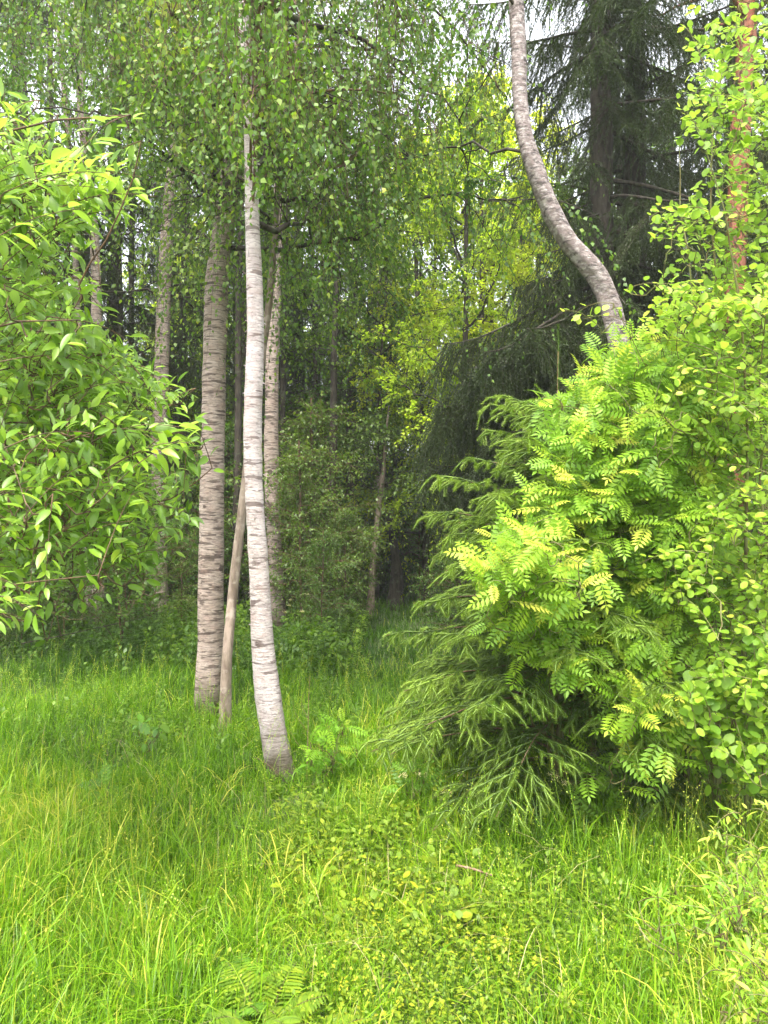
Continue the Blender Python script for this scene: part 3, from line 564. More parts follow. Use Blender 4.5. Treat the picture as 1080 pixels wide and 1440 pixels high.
# ------------------------------------------------------------------ near shrubs grown towards measured outlines
def fill_shrub(name, label, cat, loc, bases, polys, seed, mats, limbs_n=12, lr=.012, bulge=.25, group=None, rise=.35):
    """bases: stem feet (world). polys: (outline px, count, Y0, Y1, twig length, direction fn, leaf template, size, per, tint, kwargs)"""
    rng = np.random.default_rng(seed); loc = np.asarray(loc, float); t = thing(name, label, cat, loc, group); st = G(); f = G()
    alltip = []; data = []
    for poly, n, Y0, Y1, tl, dirf, T, size, per, tint, kw in polys:
        p = poly_pts(poly, n, rng); Y = rng.uniform(Y0, Y1, n); tip = atv(p[:, 0], p[:, 1], Y); ok = tip[:, 2] > .08; tip = tip[ok]
        d = dirf(tip, rng); S = tip-d*(tl*rng.uniform(.6, 1.2, len(tip)))[:, None]; S[:, 2] = np.maximum(S[:, 2], .05); data.append((S, tip, T, size, per, tint, kw)); alltip.append(S)
    AT = np.concatenate(alltip); sel = [int(rng.integers(len(AT)))]
    dist = ((AT-AT[sel[0]])**2).sum(1)
    while len(sel) < min(limbs_n, len(AT)): j = int(np.argmax(dist)); sel.append(j); dist = np.minimum(dist, ((AT-AT[j])**2).sum(1))
    E = AT[sel]; bs = np.asarray(bases, float); bi = np.argmin(((E[:, None, :2]-bs[None, :, :2])**2).sum(-1), 1); B = bs[bi]
    tt = np.linspace(0, 1, 12)[None, :, None]; up = (E[:, 2:3]-B[:, 2:3])[:, None]*A(0, 0, 1)
    CT = B+(E-B)*A(.12, .12, .5+.5*rise); Lb = B[:, None]*(1-tt)**2+2*CT[:, None]*tt*(1-tt)+E[:, None]*tt*tt+up*bulge*.25*np.sin(tt*PI)+rng.normal(size=(len(E), 12, 3)).cumsum(1)*.018*np.sin(tt*PI)
    tubes(st, Lb-loc, lr*np.linspace(1.25, .2, 12)[None]*rng.uniform(.7, 1.1, len(E))[:, None], 7)
    LP = np.zeros((len(E)*10+len(AT)*5, 3)); nP = len(E)*10; LP[:nP] = Lb[:, 2:].reshape(-1, 3); b0 = bs.mean(0)
    LD = np.zeros(len(LP)); LD[:nP] = np.linalg.norm(LP[:nP]-b0, axis=1)
    for S, tip, T, size, per, tint, kw in data:
        n = len(S); q = np.linspace(0, 1, 6)[None, :, None]; a = np.zeros((n, 3)); q3 = np.array([.3, .65])[:, None]
        for ix in np.argsort(((S-b0)**2).sum(1)):
            k0 = int(np.argmin(np.linalg.norm(LP[:nP]-S[ix], axis=1)+.3*LD[:nP])); a[ix] = LP[k0]
            new = np.vstack([LP[k0]*(1-q3)+S[ix]*q3, S[ix][None], S[ix]*.6+tip[ix]*.4]); LP[nP:nP+4] = new; LD[nP:nP+4] = np.linalg.norm(new-b0, axis=1); nP += 4
        C_ = a[:, None]*(1-q)+S[:, None]*q+A(0, 0, -.04)*np.sin(q*PI)+rng.normal(size=(n, 6, 3))*.010*np.sin(q*PI); tubes(st, C_-loc, np.linspace(.0034, .0019, 6)[None], 4)
        hi = C_[:, 3, 2] > kw.get('lo', 0); kw = {k_: v for k_, v in kw.items() if k_ != 'lo'}
        leaves_on(f, (C_[hi][:, 2:])-loc, max(per//3, 1), T, size, rng, tint=(max(tint[0]-.1, 0), tint[1]), **{k_: v for k_, v in kw.items() if k_ != 'arch'})
        P = S[:, None]*(1-q)+tip[:, None]*q+A(0, 0, kw.get('arch', .03))*np.sin(q*PI); P = P-loc; tubes(st, P, np.linspace(.0021, .0009, 6)[None], 4)
        k2 = {k_: v for k_, v in kw.items() if k_ != 'arch'}
        leaves_on(f, P, per, T, size, rng, tint=tint, **k2)
    st.build('stems', mats[0], t); f.build('foliage', mats[1], t); return t
def toward(v, sp): 
    v = np.array(v, float)
    return lambda tip, rng: nrm(v+rng.normal(size=tip.shape)*sp)

# willow on the left
WB = [(-2.5, 2.9, 0), (-2.7, 3.3, 0), (-2.9, 4.0, 0)]
wk = dict(tilt=.25, spread=.75, droop=.12, normal_up=.7, tipbright=.4, svar=.5)
fill_shrub('willow_bush', 'big bright green willow bush leaning in from the left edge', 'bush', (-2.5, 3.0, 0), WB, [
  ([(-60, 170), (60, 175), (110, 215), (140, 330), (120, 450), (200, 490), (215, 620), (200, 800), (120, 790), (-60, 830)], 400, 2.5, 3.6, .34, toward((.75, -.15, .25), .45), WILLOW_LEAF, .062, 14, (.2, .8), wk),
  ([(-30, 120), (20, 120), (40, 190), (-30, 200)], 10, 2.3, 2.7, .3, toward((.6, 0, .5), .3), WILLOW_LEAF, .075, 9, (.5, 1), wk),
  ([(90, 225), (170, 240), (235, 258), (215, 290), (150, 310), (110, 330)], 20, 2.35, 2.8, .36, toward((.95, 0, .12), .25), WILLOW_LEAF, .082, 11, (.35, .95), wk),
  ([(100, 480), (200, 495), (265, 545), (272, 620), (235, 640), (265, 720), (250, 790), (180, 800), (120, 700)], 120, 2.6, 3.7, .32, toward((.8, -.1, .05), .45), WILLOW_LEAF, .06, 13, (.1, .7), wk),
  ([(225, 600), (300, 595), (290, 625), (235, 640)], 6, 2.5, 2.7, .3, toward((1, 0, .1), .2), WILLOW_LEAF, .08, 9, (.4, .9), wk),
  ([(-40, 830), (60, 820), (78, 850), (50, 885), (-40, 895)], 14, 2.2, 2.5, .3, toward((.8, 0, -.25), .3), WILLOW_LEAF, .062, 11, (.3, .9), wk),
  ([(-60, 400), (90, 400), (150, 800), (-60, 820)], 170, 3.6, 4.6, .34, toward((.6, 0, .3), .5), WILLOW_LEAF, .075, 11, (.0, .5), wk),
 ], 201, (M['twig'], M['willow']), 26, .012, .22, rise=.95)
# darker round-leaved bush behind the willow
fill_shrub('alder_bush', 'dark green small leaved bush behind the willow branches', 'bush', at(170, 905, 9.4)*A(1, 1, 0), [at(170, 905, 9.4)*A(1, 1, 0), at(90, 905, 9.6)*A(1, 1, 0)], [
  ([(60, 640), (270, 660), (300, 700), (285, 740), (230, 780), (230, 850), (40, 850)], 330, 7.6, 9.6, .3, toward((.2, -.2, .1), .7), ROUND_LEAF, .05, 12, (.1, .7), dict(spread=.8, droop=.1, normal_up=.75)),
 ], 202, (M['twig'], M['shade_leaf']), 7, .006, .2)

# young spruce
SPX, SPY = 785, 4.4
spb = A((SPX-540)/FPX*SPY, SPY, 0)
t = thing('young_spruce', 'young spruce with pale fresh shoot tips spreading low over the grass', 'spruce', spb)
tr, br, f = young_spruce(31, 2.6, 1.55); tr.build('trunk', M['tan'], t); br.build('branches', M['twig'], t); f.build('needles', M['needle'], t)

# rowan thicket
rk = dict(lo=1.0, tilt=.6, spread=1.0, droop=.08, normal_up=.82, svar=.42, tipbright=.35)
RB = [A((px-540)/FPX*Y, Y, 0) for px, Y in ((812, 4.3), (832, 4.5), (860, 4.35), (905, 4.5), (788, 4.3), (965, 4.3))]
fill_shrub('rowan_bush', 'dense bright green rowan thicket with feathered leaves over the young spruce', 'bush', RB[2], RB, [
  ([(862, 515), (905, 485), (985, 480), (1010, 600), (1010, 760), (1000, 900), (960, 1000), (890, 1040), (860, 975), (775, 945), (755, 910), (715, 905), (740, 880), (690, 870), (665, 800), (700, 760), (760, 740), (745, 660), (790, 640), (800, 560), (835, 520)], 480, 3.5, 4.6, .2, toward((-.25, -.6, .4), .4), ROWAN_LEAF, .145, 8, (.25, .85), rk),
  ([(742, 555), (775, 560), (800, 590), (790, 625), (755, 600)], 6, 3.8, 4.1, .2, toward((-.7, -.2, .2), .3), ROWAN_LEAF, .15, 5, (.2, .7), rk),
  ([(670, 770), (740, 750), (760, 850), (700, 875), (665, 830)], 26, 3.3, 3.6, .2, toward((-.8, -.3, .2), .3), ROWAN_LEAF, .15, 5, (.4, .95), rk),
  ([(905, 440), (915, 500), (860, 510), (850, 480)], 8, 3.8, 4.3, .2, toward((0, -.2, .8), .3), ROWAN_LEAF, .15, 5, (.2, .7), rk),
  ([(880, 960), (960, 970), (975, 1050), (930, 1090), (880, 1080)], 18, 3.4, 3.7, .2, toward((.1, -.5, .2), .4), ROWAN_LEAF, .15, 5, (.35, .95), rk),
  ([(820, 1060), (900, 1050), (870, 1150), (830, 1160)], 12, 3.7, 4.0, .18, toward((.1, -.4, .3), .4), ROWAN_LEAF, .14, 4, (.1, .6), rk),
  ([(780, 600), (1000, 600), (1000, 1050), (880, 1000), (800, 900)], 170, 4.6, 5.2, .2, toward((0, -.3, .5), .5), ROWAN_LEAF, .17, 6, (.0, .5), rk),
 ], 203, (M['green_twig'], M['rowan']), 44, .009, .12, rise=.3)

# alder / hazel like bush on the right edge
ak = dict(tilt=.35, spread=.8, droop=.1, normal_up=.8, svar=.3, tipbright=.4)
AB = [A((px-540)/FPX*Y, Y, 0) for px, Y in ((1010, 4.0), (1050, 3.9), (1100, 3.8), (1130, 4.1))]
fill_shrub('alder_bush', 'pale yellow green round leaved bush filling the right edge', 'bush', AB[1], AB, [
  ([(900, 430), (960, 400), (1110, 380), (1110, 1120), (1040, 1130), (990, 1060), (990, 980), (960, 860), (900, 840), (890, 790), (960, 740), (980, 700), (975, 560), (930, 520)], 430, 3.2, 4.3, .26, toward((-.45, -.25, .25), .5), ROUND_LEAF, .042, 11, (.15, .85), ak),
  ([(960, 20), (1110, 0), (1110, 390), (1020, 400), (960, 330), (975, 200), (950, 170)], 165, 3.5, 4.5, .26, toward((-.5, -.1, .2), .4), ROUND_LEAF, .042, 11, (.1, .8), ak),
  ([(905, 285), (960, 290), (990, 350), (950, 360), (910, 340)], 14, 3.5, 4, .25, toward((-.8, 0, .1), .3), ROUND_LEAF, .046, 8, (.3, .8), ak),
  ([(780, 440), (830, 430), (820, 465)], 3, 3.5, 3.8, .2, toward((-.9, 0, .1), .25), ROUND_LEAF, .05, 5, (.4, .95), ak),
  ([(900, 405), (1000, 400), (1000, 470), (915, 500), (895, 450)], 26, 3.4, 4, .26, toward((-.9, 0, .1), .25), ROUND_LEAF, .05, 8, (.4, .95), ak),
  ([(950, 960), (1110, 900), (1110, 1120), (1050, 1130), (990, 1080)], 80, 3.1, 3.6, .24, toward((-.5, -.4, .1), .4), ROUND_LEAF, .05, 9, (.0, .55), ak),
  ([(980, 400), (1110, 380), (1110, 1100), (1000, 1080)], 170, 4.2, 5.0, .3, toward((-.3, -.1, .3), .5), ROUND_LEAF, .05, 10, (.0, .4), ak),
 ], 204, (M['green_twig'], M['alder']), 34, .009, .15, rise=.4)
# small willow seedlings bottom right
nk = dict(spread=.7, droop=-.15, normal_up=.7, svar=.3, tipbright=.4)
for i, (bx, by, poly, n, lab) in enumerate((
   (1010, 2.95, [(975, 1170), (1080, 1130), (1110, 1250), (1030, 1280), (985, 1240)], 26, 'young willow shoot with pale leaves under the round leaved bush'),
   (1035, 2.6, [(920, 1240), (1010, 1210), (1080, 1240), (1090, 1320), (980, 1320), (930, 1290)], 26, 'yellow green willow shrublet standing in tall grass'),
   (1060, 2.2, [(1000, 1340), (1100, 1310), (1110, 1470), (1020, 1450)], 22, 'small willow sprout in the bottom right corner'))):
    b = A((bx-540)/FPX*by, by, 0)
    fill_shrub('willow_sapling', lab, 'sapling', b, [b+A(.05, 0, 0), b+A(-.04, .05, 0)], [(poly, n, by-.3, by+.2, .17, toward((-.5, -.1, .6), .45), NARROW_LEAF, .045, 10, (.35, 1.0), nk)], 210+i, (M['green_twig'], M['alder']), 7, .005, .2)
# rowan seedling beside the birch, broad sapling left of it
b = at(450, 1100, 4.6)*A(1, 1, 0)
fill_shrub('rowan_seedling', 'little bright rowan seedling just right of the curved birch foot', 'seedling', b, [b], [([(430, 1020), (485, 1010), (495, 1050), (440, 1062)], 7, 4.4, 4.6, .1, toward((.3, 0, .5), .5), ROWAN_LEAF, .12, 3, (.5, .9), dict(rk, lo=0)), ([(445, 1040), (500, 1060), (490, 1100), (440, 1090)], 8, 4.5, 4.7, .1, toward((.2, 0, .4), .5), HERB_LEAF, .07, 6, (.3, .8), dict(normal_up=.9))], 220, (M['green_twig'], M['rowan']), 4, .004, .1)
b = at(208, 1065, 5.2)*A(1, 1, 0)
fill_shrub('broadleaf_seedling', 'single young seedling with few wide leaves left of the thick birch', 'seedling', b, [b], [([(195, 1010), (225, 1005), (222, 1045), (190, 1050)], 4, 5.1, 5.3, .1, toward((0, -.2, .5), .5), longleaf(.3), .10, 3, (.2, .5), dict(normal_up=.8))], 221, (M['green_twig'], M['willow']), 2, .004, .1)
b = at(140, 1130, 4.3)*A(1, 1, 0)
fill_shrub('rowan_seedling', 'tiny bluish rowan seedling alone in the grass on the left', 'seedling', b, [b], [([(125, 1095), (160, 1095), (158, 1115), (128, 1115)], 4, 4.2, 4.35, .1, toward((0, -.2, .5), .5), ROWAN_LEAF, .12, 3, (.0, .3), rk)], 222, (M['green_twig'], M['rowan']), 2, .003, .1)
b = at(565, 1150, 4.2)*A(1, 1, 0)
fill_shrub('rowan_seedling', 'low dark rowan seedling between the curved birch and the young spruce', 'seedling', b, [b], [([(555, 1085), (590, 1080), (590, 1120), (560, 1125)], 5, 4.1, 4.25, .1, toward((0, -.2, .5), .5), ROWAN_LEAF, .14, 3, (.0, .3), rk)], 223, (M['green_twig'], M['rowan']), 2, .003, .1)

# ferns
def fern(loc, seed, label, n=7, L=.4):
    rng = np.random.default_rng(seed); t = thing('fern', label, 'fern', loc, None); az = np.arange(n)*2*PI/n+rng.normal(size=n)*.3
    D = np.stack([np.cos(az)*.4, np.sin(az)*.4, 0*az+1.1], -1); P = curves(np.zeros((n, 3)), nrm(D), L*rng.uniform(.75, 1.1, n), np.stack([np.cos(az)*.25, np.sin(az)*.25, 0*az-.45], -1), 12, rng, .01)
    st = G(); tubes(st, P, np.linspace(.002, .0006, 12)[None], 4); f = G(); m = 20; i = np.repeat(np.arange(n), m); tt = np.tile(np.linspace(.15, .99, m), n); s, g = csample(P, i, tt)
    for sg in (-1, 1):
        d = nrm(np.cross(g, A(0, 0, 1)))*sg+g*.35; l = L*.19*np.sin(PI*np.clip(tt*.93+.05, 0, 1))**.8+.008
        scatter(f, longleaf(.13, .02, .25, 4), s, frames(nrm(d), np.tile(A(0, 0, 1), (len(s), 1))+rng.normal(size=s.shape)*.12), np.stack([l*.9, l, l], -1), rng.uniform(.25, .7, len(s)))
    st.build('stalks', M['green_twig'], t); f.build('fronds', M['herb'], t)
for (px, py, Y, sd_, lab, L) in ((372, 1420, 2.35, 1, 'yellow green fern in the grass near the bottom centre', .36), (335, 1400, 2.45, 2, 'smaller fern left of the yellow green fern', .3), (430, 1440, 2.25, 3, 'low spreading fern right of the yellow green fern', .3)):
    p = A((px-540)/FPX*Y, Y, 0); fern(p, sd_, lab, 7, L)

# ------------------------------------------------------------------ forest: prototypes and copies
far_old = thing('old_spruce', 'tall old spruce with long drooping branches above the rowan bush', 'spruce', (2.62, 9.2, 0))
tr, br, f = old_spruce(41, 15.5, 2.1, 4.7, 84, 160, .55, 36, .009, .034,
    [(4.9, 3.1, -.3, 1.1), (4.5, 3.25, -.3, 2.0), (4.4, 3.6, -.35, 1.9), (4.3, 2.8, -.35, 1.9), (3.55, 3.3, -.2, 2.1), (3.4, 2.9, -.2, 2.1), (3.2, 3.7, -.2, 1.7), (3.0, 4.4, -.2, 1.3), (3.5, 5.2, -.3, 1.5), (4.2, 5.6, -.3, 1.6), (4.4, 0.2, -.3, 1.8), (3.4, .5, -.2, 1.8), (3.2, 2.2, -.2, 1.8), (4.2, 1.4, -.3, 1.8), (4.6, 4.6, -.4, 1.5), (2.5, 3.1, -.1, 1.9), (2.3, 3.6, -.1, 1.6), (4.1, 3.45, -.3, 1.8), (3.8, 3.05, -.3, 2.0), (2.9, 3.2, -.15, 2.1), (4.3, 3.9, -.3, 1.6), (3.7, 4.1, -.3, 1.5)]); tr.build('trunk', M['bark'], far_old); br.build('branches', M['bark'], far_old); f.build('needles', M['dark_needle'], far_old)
o = thing('old_spruce', 'second tall spruce just right of the drooping old spruce', 'spruce', (3.25, 9.9, 0))
tr, br, f = old_spruce(42, 16, 2.3, 3.4, 70, 130, .6, 30, .008, .03); tr.build('trunk', M['bark'], o); br.build('branches', M['bark'], o); f.build('needles', M['dark_needle'], o); sp2 = o
rng = np.random.default_rng(46); S = A(0, 0, 5.8)[None]; P = curves(S, nrm(A(-.93, -.35, .06))[None], 2.1, (0, 0, -.06), 10, rng, .02); b_, f_ = G(), G(); tubes(b_, P, np.linspace(.016, .005, 10)[None], 5)
s_, g_ = csample(P, np.zeros(46, int), rng.uniform(.2, 1, 46)); Q = curves(s_, nrm(rng.normal(size=(46, 3))*A(.5, .5, .2)+A(-.3, -.2, -.5)), rng.uniform(.2, .42, 46), (0, 0, -.5), 6, rng, .04)
i = np.repeat(np.arange(46), 5); s_, g_ = csample(Q, i, rng.uniform(.2, .9, len(i))); Q2 = curves(s_, nrm(g_+rng.normal(size=s_.shape)*.6), .1, (0, 0, -.4), 6, rng, .02)
for q in (Q, Q2): tubes(b_, q, .003, 3); needles_on(f_, q, 420, .022, .006, rng, .7)
needles_on(f_, P, 300, .022, .006, rng, .6); b_.build('low_bough', M['bark'], sp2); f_.build('bough_needles', M['needle'], sp2)
# reddish pine
g, loc, P, r = pixel_trunk([(1030, 900, 31), (1031, 600, 30), (1030, 520, 29), (1034, 380, 28), (1039, 240, 27), (1046, 100, 26), (1052, 0, 25)], 8.6, [(.1, 0, 3, .07), (0, 0, 3, .03)], seed=44)
t = thing('pine_tree', 'reddish barked pine trunk rising behind the round leaved bush', 'pine', loc); g.build('trunk', M['pine'], t)
rng = np.random.default_rng(45); b_, f_ = G(), G(); S = np.array([on_path(P, z) for z in rng.uniform(7, 12.5, 34)]); az = rng.uniform(0, 6.28, 34)
Pp = curves(S, np.stack([np.cos(az), np.sin(az), 0*az+.35], -1), rng.uniform(.8, 1.9, 34), (0, 0, -.1), 8, rng, .06); tubes(b_, Pp, np.linspace(.03, .008, 8)[None], 5)
i = np.repeat(np.arange(34), 14); s, g = csample(Pp, i, rng.uniform(.3, 1, len(i))); Q = curves(s, nrm(g+rng.normal(size=s.shape)*.6+A(0, 0, .3)), .3, (0, 0, .05), 4, rng, .03); tubes(b_, Q, .005, 3)
needles_on(f_, Q, 420, .055, .003, rng, .6, .7); b_.build('limbs', M['pine'], t); f_.build('needles', M['dark_needle'], t)

GB, GS, GL, GU, GD = 'slim broadleaf trees filling the forest', 'dark spruces deep in the forest', 'sunlit lime green trees beyond the forest edge', 'leafy saplings in the forest shade', 'thin bare trunks deep in the forest'
LB, LS, LL, LU = ('slim green broadleaf tree standing inside the shaded forest', 'dark spruce standing deep in the shaded forest', 'sunlit lime green broadleaf tree glowing beyond the dark trunks', 'shaded leafy sapling under the forest trees')
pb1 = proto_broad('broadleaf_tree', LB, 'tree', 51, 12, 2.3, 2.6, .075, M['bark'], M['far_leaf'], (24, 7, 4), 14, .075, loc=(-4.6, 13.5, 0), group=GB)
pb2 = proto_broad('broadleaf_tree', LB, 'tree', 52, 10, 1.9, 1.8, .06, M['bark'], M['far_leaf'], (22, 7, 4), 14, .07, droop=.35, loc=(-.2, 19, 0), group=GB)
pl = proto_broad('lime_tree', LL, 'tree', 53, 11, 2.6, 1.6, .09, M['bark'], M['backlit_leaf'], (28, 8, 6), 15, .08, loc=(1.9, 15.2, 0), group=GL, up=.85)
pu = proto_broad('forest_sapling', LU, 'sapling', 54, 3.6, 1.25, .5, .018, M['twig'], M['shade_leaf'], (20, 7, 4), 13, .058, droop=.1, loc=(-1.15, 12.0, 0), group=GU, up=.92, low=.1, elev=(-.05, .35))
pu2 = proto_broad('forest_sapling', LU, 'sapling', 55, 2.4, 1.1, .25, .015, M['twig'], M['shade_leaf'], (18, 7, 4), 12, .055, droop=.15, loc=(-1.75, 12.6, 0), group=GU, up=.92, elev=(-.05, .35))
ps = thing('dark_spruce', LS, 'spruce', (-2.6, 17.5, 0), GS)
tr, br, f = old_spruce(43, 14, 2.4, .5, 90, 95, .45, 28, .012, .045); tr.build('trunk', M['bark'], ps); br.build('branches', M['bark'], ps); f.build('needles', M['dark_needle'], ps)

rng = np.random.default_rng(99)
def X(px, Y): return (px-540)/FPX*Y
def cp(proto, px, Y, sc=1.0, **k):
    x = X(px, Y); return dup(proto, (x, Y, gz(x, Y)), rng.uniform(0, 6.28), sc*rng.uniform(.94, 1.06), tilt=tuple(rng.normal(size=2)*.025), **k)
for px, Y, sc in ((-60, 12, 1), (40, 15, 1), (330, 18, 1), (450, 15.5, .9), (415, 21, 1), (-130, 17, 1.1), (820, 19, 1), (960, 16, 1), (1120, 13, 1), (1050, 19, 1), (350, 13.5, .8)):
    cp(pb1 if rng.random() < .5 else pb2, px, Y, sc)
for x, Y, sc in ((-4.1, 6.3, .85), (-6.2, 8.6, 1), (-5.4, 10.2, .95), (5.6, 6.6, 1)):  # extra trees added out of frame so their crowns shade the grass
    dup(pb1, (x, Y, gz(x, Y)), rng.uniform(0, 6.28), sc)
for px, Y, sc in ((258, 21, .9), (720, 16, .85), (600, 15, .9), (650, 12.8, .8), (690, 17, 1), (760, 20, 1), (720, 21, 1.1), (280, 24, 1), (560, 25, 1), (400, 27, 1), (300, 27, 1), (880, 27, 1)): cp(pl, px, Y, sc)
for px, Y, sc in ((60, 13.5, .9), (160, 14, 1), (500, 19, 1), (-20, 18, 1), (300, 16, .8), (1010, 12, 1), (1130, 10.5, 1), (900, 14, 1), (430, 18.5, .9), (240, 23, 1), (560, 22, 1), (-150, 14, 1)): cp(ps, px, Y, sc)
for px, Y, sc in ((425, 10.6, .75), (455, 12.2, .8), (420, 13, 1.1), (300, 12.5, 1), (590, 17, 1.1), (640, 16, 1.2), (560, 18, 1), (455, 15.5, 1.2), (250, 14, 1), (200, 15, 1), (60, 14.5, 1), (0, 12.5, 1), (-60, 10, 1.1), (700, 14, 1.1), (760, 13, 1.1), (1000, 9, 1), (1100, 8, 1.1), (100, 17, 1), (610, 20, 1.2), (380, 16, 1.1), (450, 20, 1.1), (530, 21, 1)):
    cp(pu if rng.random() < .5 else pu2, px, Y, sc)
for px, Y, sc in ((30, 9.8, .5), (95, 10.6, .45), (180, 10.0, .5), (255, 10.8, .42), (452, 9.6, .42), (482, 11.4, .55), (640, 11, .6), (690, 10, .6), (-40, 8.6, .5)):
    cp(pu if rng.random() < .5 else pu2, px, Y, sc)
# closing rows at the back
for i in range(52):
    Y = rng.uniform(24, 44); px = rng.uniform(-250, 1330); q = rng.random()
    cp(ps if q < .5 else (pb1 if q < .72 else (pl if q < .8 else pb2)), px, Y, rng.uniform(.9, 1.25))
# low saplings that close the view between the trunks
for i in range(46):
    Y = rng.uniform(17, 36); px = rng.uniform(-150, 1250); cp(pu if rng.random() < .5 else pu2, px, Y, rng.uniform(1.0, 1.6))
# thin trunks
for px0, py0, px1, py1, w, Y, lab, mt in (
    (257, 860, 264, 250, 8, 15, 'thin dark pole trunk right of the slender pale birch', 'bark'), (246, 860, 258, 330, 6, 17, 'very thin trunk beside the slender pale birch', 'bark'),
    (328, 865, 336, 400, 11, 12, 'dark trunk seen between the thick birch and the curved birch', 'bark'), (345, 860, 345, 380, 7, 15, 'narrow dark trunk hidden just left of the curved birch', 'bark'),
    (398, 870, 402, 380, 9, 14, 'dark narrow trunk touching the right side of the grey brown birch', 'bark'), (456, 850, 470, 500, 12, 13.5, 'brown trunk rising out of the shaded saplings', 'bark'),
    (440, 840, 446, 560, 7, 17, 'faint thin trunk left of the brown trunk in the saplings', 'bark'), (497, 850, 494, 560, 16, 15.5, 'broad black trunk in deep shade left of the leaning pair', 'bark'),
    (528, 840, 532, 480, 8, 17, 'grey pole trunk behind the leaning pair', 'birch_grey'), (180, 860, 186, 300, 9, 16, 'dim trunk behind the willow leaves', 'bark'), (75, 860, 70, 100, 10, 15, 'dim trunk at the far left behind the willow', 'bark'), (24, 860, 22, 0, 9, 15, 'dark trunk crossing the sky in the upper left corner', 'bark'),
    (610, 850, 606, 560, 9, 19, 'distant trunk behind the spruce branch tips', 'bark'), (655, 850, 662, 600, 8, 21, 'faint distant trunk behind the young spruce', 'bark')):
    g, loc, P, r = pixel_trunk([(px0, py0, w*1.25), ((px0+px1)/2+rng.normal()*3, (py0+py1)/2, w), (px1, py1, w*.8)], Y, [(.1, 0, 3, .03), (0, 0, 2.5, .01)], 10, 60, int(px0), rough=.05)
    t = thing('forest_tree', lab, 'tree', loc); g.build('trunk', M[mt], t)
    c_, f_ = crown(int(px0)+5, 5.5, 1.6, 14, 6, 4, 12, BIRCH_LEAF, .075, .2); zt = max(3.2, P[-1, 2]-6)
    for q in (c_, f_): q.v = [v+on_path(P, zt)*A(1, 1, 0)+A(0, 0, zt) for v in q.v]
    c_.build('limbs', M['bark'], t); f_.build('crown', M['far_leaf'], t)
# leaning pair in the centre
g, loc, P, r = pixel_trunk([(521, 858, 11), (524, 800, 9), (530, 740, 8.5), (537, 680, 8), (540, 650, 5), (543, 610, 3.5)], 13.6, [(.05, 0, .5, .008)], 12, 80, 61, rough=.08)
t = thing('rowan_tree', 'slim leaning tan trunk of the crossed pair in the centre of the forest', 'tree', loc); g.build('trunk', M['stem_grey'], t)
c_, f_ = crown(62, 1.4, 1.2, 12, 6, 4, 12, BIRCH_LEAF, .07, .15, .9)
for q in (c_, f_): q.v = [v+on_path(P, 2.0)*A(1, 1, 0)+A(0, 0, 2.0) for v in q.v]
c_.build('limbs', M['bark'], t); f_.build('crown', M['shade_leaf'], t)
g, loc, P, r = pixel_trunk([(556, 848, 24), (558, 810, 18), (556, 780, 13), (550, 740, 11), (544, 700, 10), (538, 660, 9), (534, 600, 8), (538, 500, 7)], 14.4, [(.1, 0, 2, .02)], 12, 80, 63, rough=.12, flare=.4)
t = thing('mossy_tree', 'mossy dark trunk with a swollen foot leaning against the slim tan trunk', 'tree', loc); g.build('trunk', M['bark'], t)
c_, f_ = crown(64, 3.5, 1.8, 14, 6, 4, 13, BIRCH_LEAF, .075, .15, .9)
for q in (c_, f_): q.v = [v+on_path(P, 3.6)*A(1, 1, 0)+A(0, 0, 3.6) for v in q.v]
c_.build('limbs', M['bark'], t); f_.build('crown', M['far_leaf'], t)

# white umbels in the grass
def umbel(loc, seed, label, n=5, h=.5):
    rng = np.random.default_rng(seed); t = thing('umbel_flower', label, 'flower', loc); st = G(); f = G()
    P = curves(np.zeros((n, 3)), nrm(rng.normal(size=(n, 3))*A(.22, .22, 0)+A(0, 0, 1)), h*rng.uniform(.7, 1.1, n), (0, 0, 0), 6, rng, .02); tubes(st, P, .0018, 4); top = P[:, -1]
    i = np.repeat(np.arange(n), 16); Q = curves(top[i], nrm(rng.normal(size=(len(i), 3))*A(1, 1, .2)+A(0, 0, .8)), rng.uniform(.015, .035, len(i)), (0, 0, 0), 3, rng, .01); tubes(st, Q, .0006, 3)
    j = np.repeat(np.arange(len(Q)), 5); scatter(f, quadleaf(.45, .5, 0, 0), Q[j, -1]+rng.normal(size=(len(j), 3))*.003, frames(rng.normal(size=(len(j), 3))*A(1, 1, .2), np.tile(A(0, 0, 1), (len(j), 1))), np.full(len(j), .006), rng.random(len(j)))
    leaves_on(st, P[:, :4], 6, HERB_LEAF, .05, rng, .2, .9, .2, (.3, .7), .8); st.build('stalks', M['herb'], t); f.build('petals', M['flower'], t)
umbel(at(418, 915, 9.0)*A(1, 1, 0), 1, 'white flower umbels in the shaded weeds right of the grey brown birch', 6, .75)
umbel(at(792, 1180, 3.9)*A(1, 1, 0), 2, 'small white flower heads in the grass under the rowan thicket', 4, .34)
umbel(at(600, 1160, 4.1)*A(1, 1, 0), 3, 'faint white flower heads beside the straight tan stick', 4, .3)

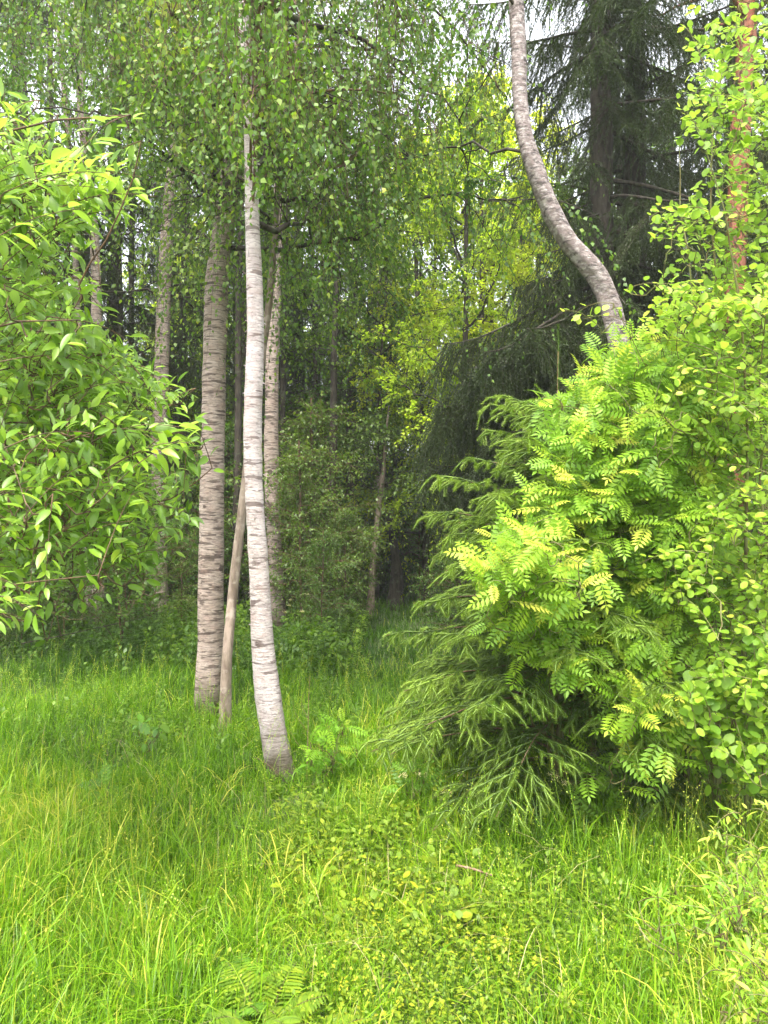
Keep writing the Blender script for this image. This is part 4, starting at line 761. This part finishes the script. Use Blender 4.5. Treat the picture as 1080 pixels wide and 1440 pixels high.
# sticks, twigs, dry bits
def stick(name, label, cat, pts, r0, r1, mt, seed, extra=None):
    P = catmull(np.array(pts), 14)[None]; loc = P[0, 0].copy(); g = G(); tubes(g, P-loc, np.linspace(r0, r1, 14)[None]*(1+.12*np.random.default_rng(seed).normal(size=14))[None], 7)
    for e in (extra or []): Q = catmull(np.array(e), 8)[None]; tubes(g, Q-loc, np.linspace(r1*1.2, r1*.5, 8)[None], 5)
    o = g.build(name, M[mt]); o.location = tuple(loc); tag(o, label, cat); return o
stick('dead_stick', 'straight tan stick leaning from the grass into the young spruce', 'stick', [at(588, 1125, 4.2), at(600, 1085, 4.2), at(613, 1040, 4.25)], .0045, .003, 'tan', 1)
stick('dead_stick', 'pale broken stick lying in the grass below the young spruce', 'stick', [at(642, 1217, 3.35), at(665, 1222, 3.3), at(692, 1231, 3.3)], .006, .004, 'tan', 2)
stick('dead_sapling', 'tall thin dry stem with side twigs right of the curved birch', 'stem', [at(431, 1100, 4.7), at(433, 1040, 4.7), at(434, 985, 4.7), at(436, 950, 4.7)], .003, .0012, 'tan', 3,
   [[at(431, 1060, 4.7), at(418, 1045, 4.7), at(408, 1028, 4.72)], [at(433, 1030, 4.7), at(418, 1008, 4.68), at(410, 980, 4.66)], [at(433, 1010, 4.7), at(424, 990, 4.7), at(428, 972, 4.7)]])
stick('dry_twig', 'thin twig leaning against the foot of the curved birch', 'twig', [at(358, 1064, 4.55), at(380, 1078, 4.5), at(404, 1102, 4.5)], .0028, .0016, 'twig', 4)
stick('dead_branch', 'long bare branch lying across the shaded grass on the left', 'branch', [at(30, 905, 8.0), at(90, 893, 8.2), at(150, 880, 8.4), at(205, 868, 8.6)], .006, .003, 'bark', 5)

# thin damp summer air round the forest
hz = bpy.data.meshes.new('haze'); x0, x1, y0, y1, z0, z1 = -60, 60, -6, 62, -1.2, 20.0
hv = [(x, y, z) for z in (z0, z1) for y in (y0, y1) for x in (x0, x1)]
hz.from_pydata(hv, [], [(0, 2, 3, 1), (4, 5, 7, 6), (0, 1, 5, 4), (2, 6, 7, 3), (0, 4, 6, 2), (1, 3, 7, 5)]); ho = bpy.data.objects.new('haze', hz); C.objects.link(ho); tag(ho, kind='stuff')
hm = bpy.data.materials.new('haze'); hm.use_nodes = True; hm.node_tree.nodes.clear(); pv = hm.node_tree.nodes.new('ShaderNodeVolumePrincipled'); pv.inputs['Color'].default_value = (.86, .88, .92, 1); pv.inputs['Density'].default_value = .0013
oo = hm.node_tree.nodes.new('ShaderNodeOutputMaterial'); hm.node_tree.links.new(pv.outputs[0], oo.inputs['Volume']); hz.materials.append(hm); cy.volume_bounces = 1
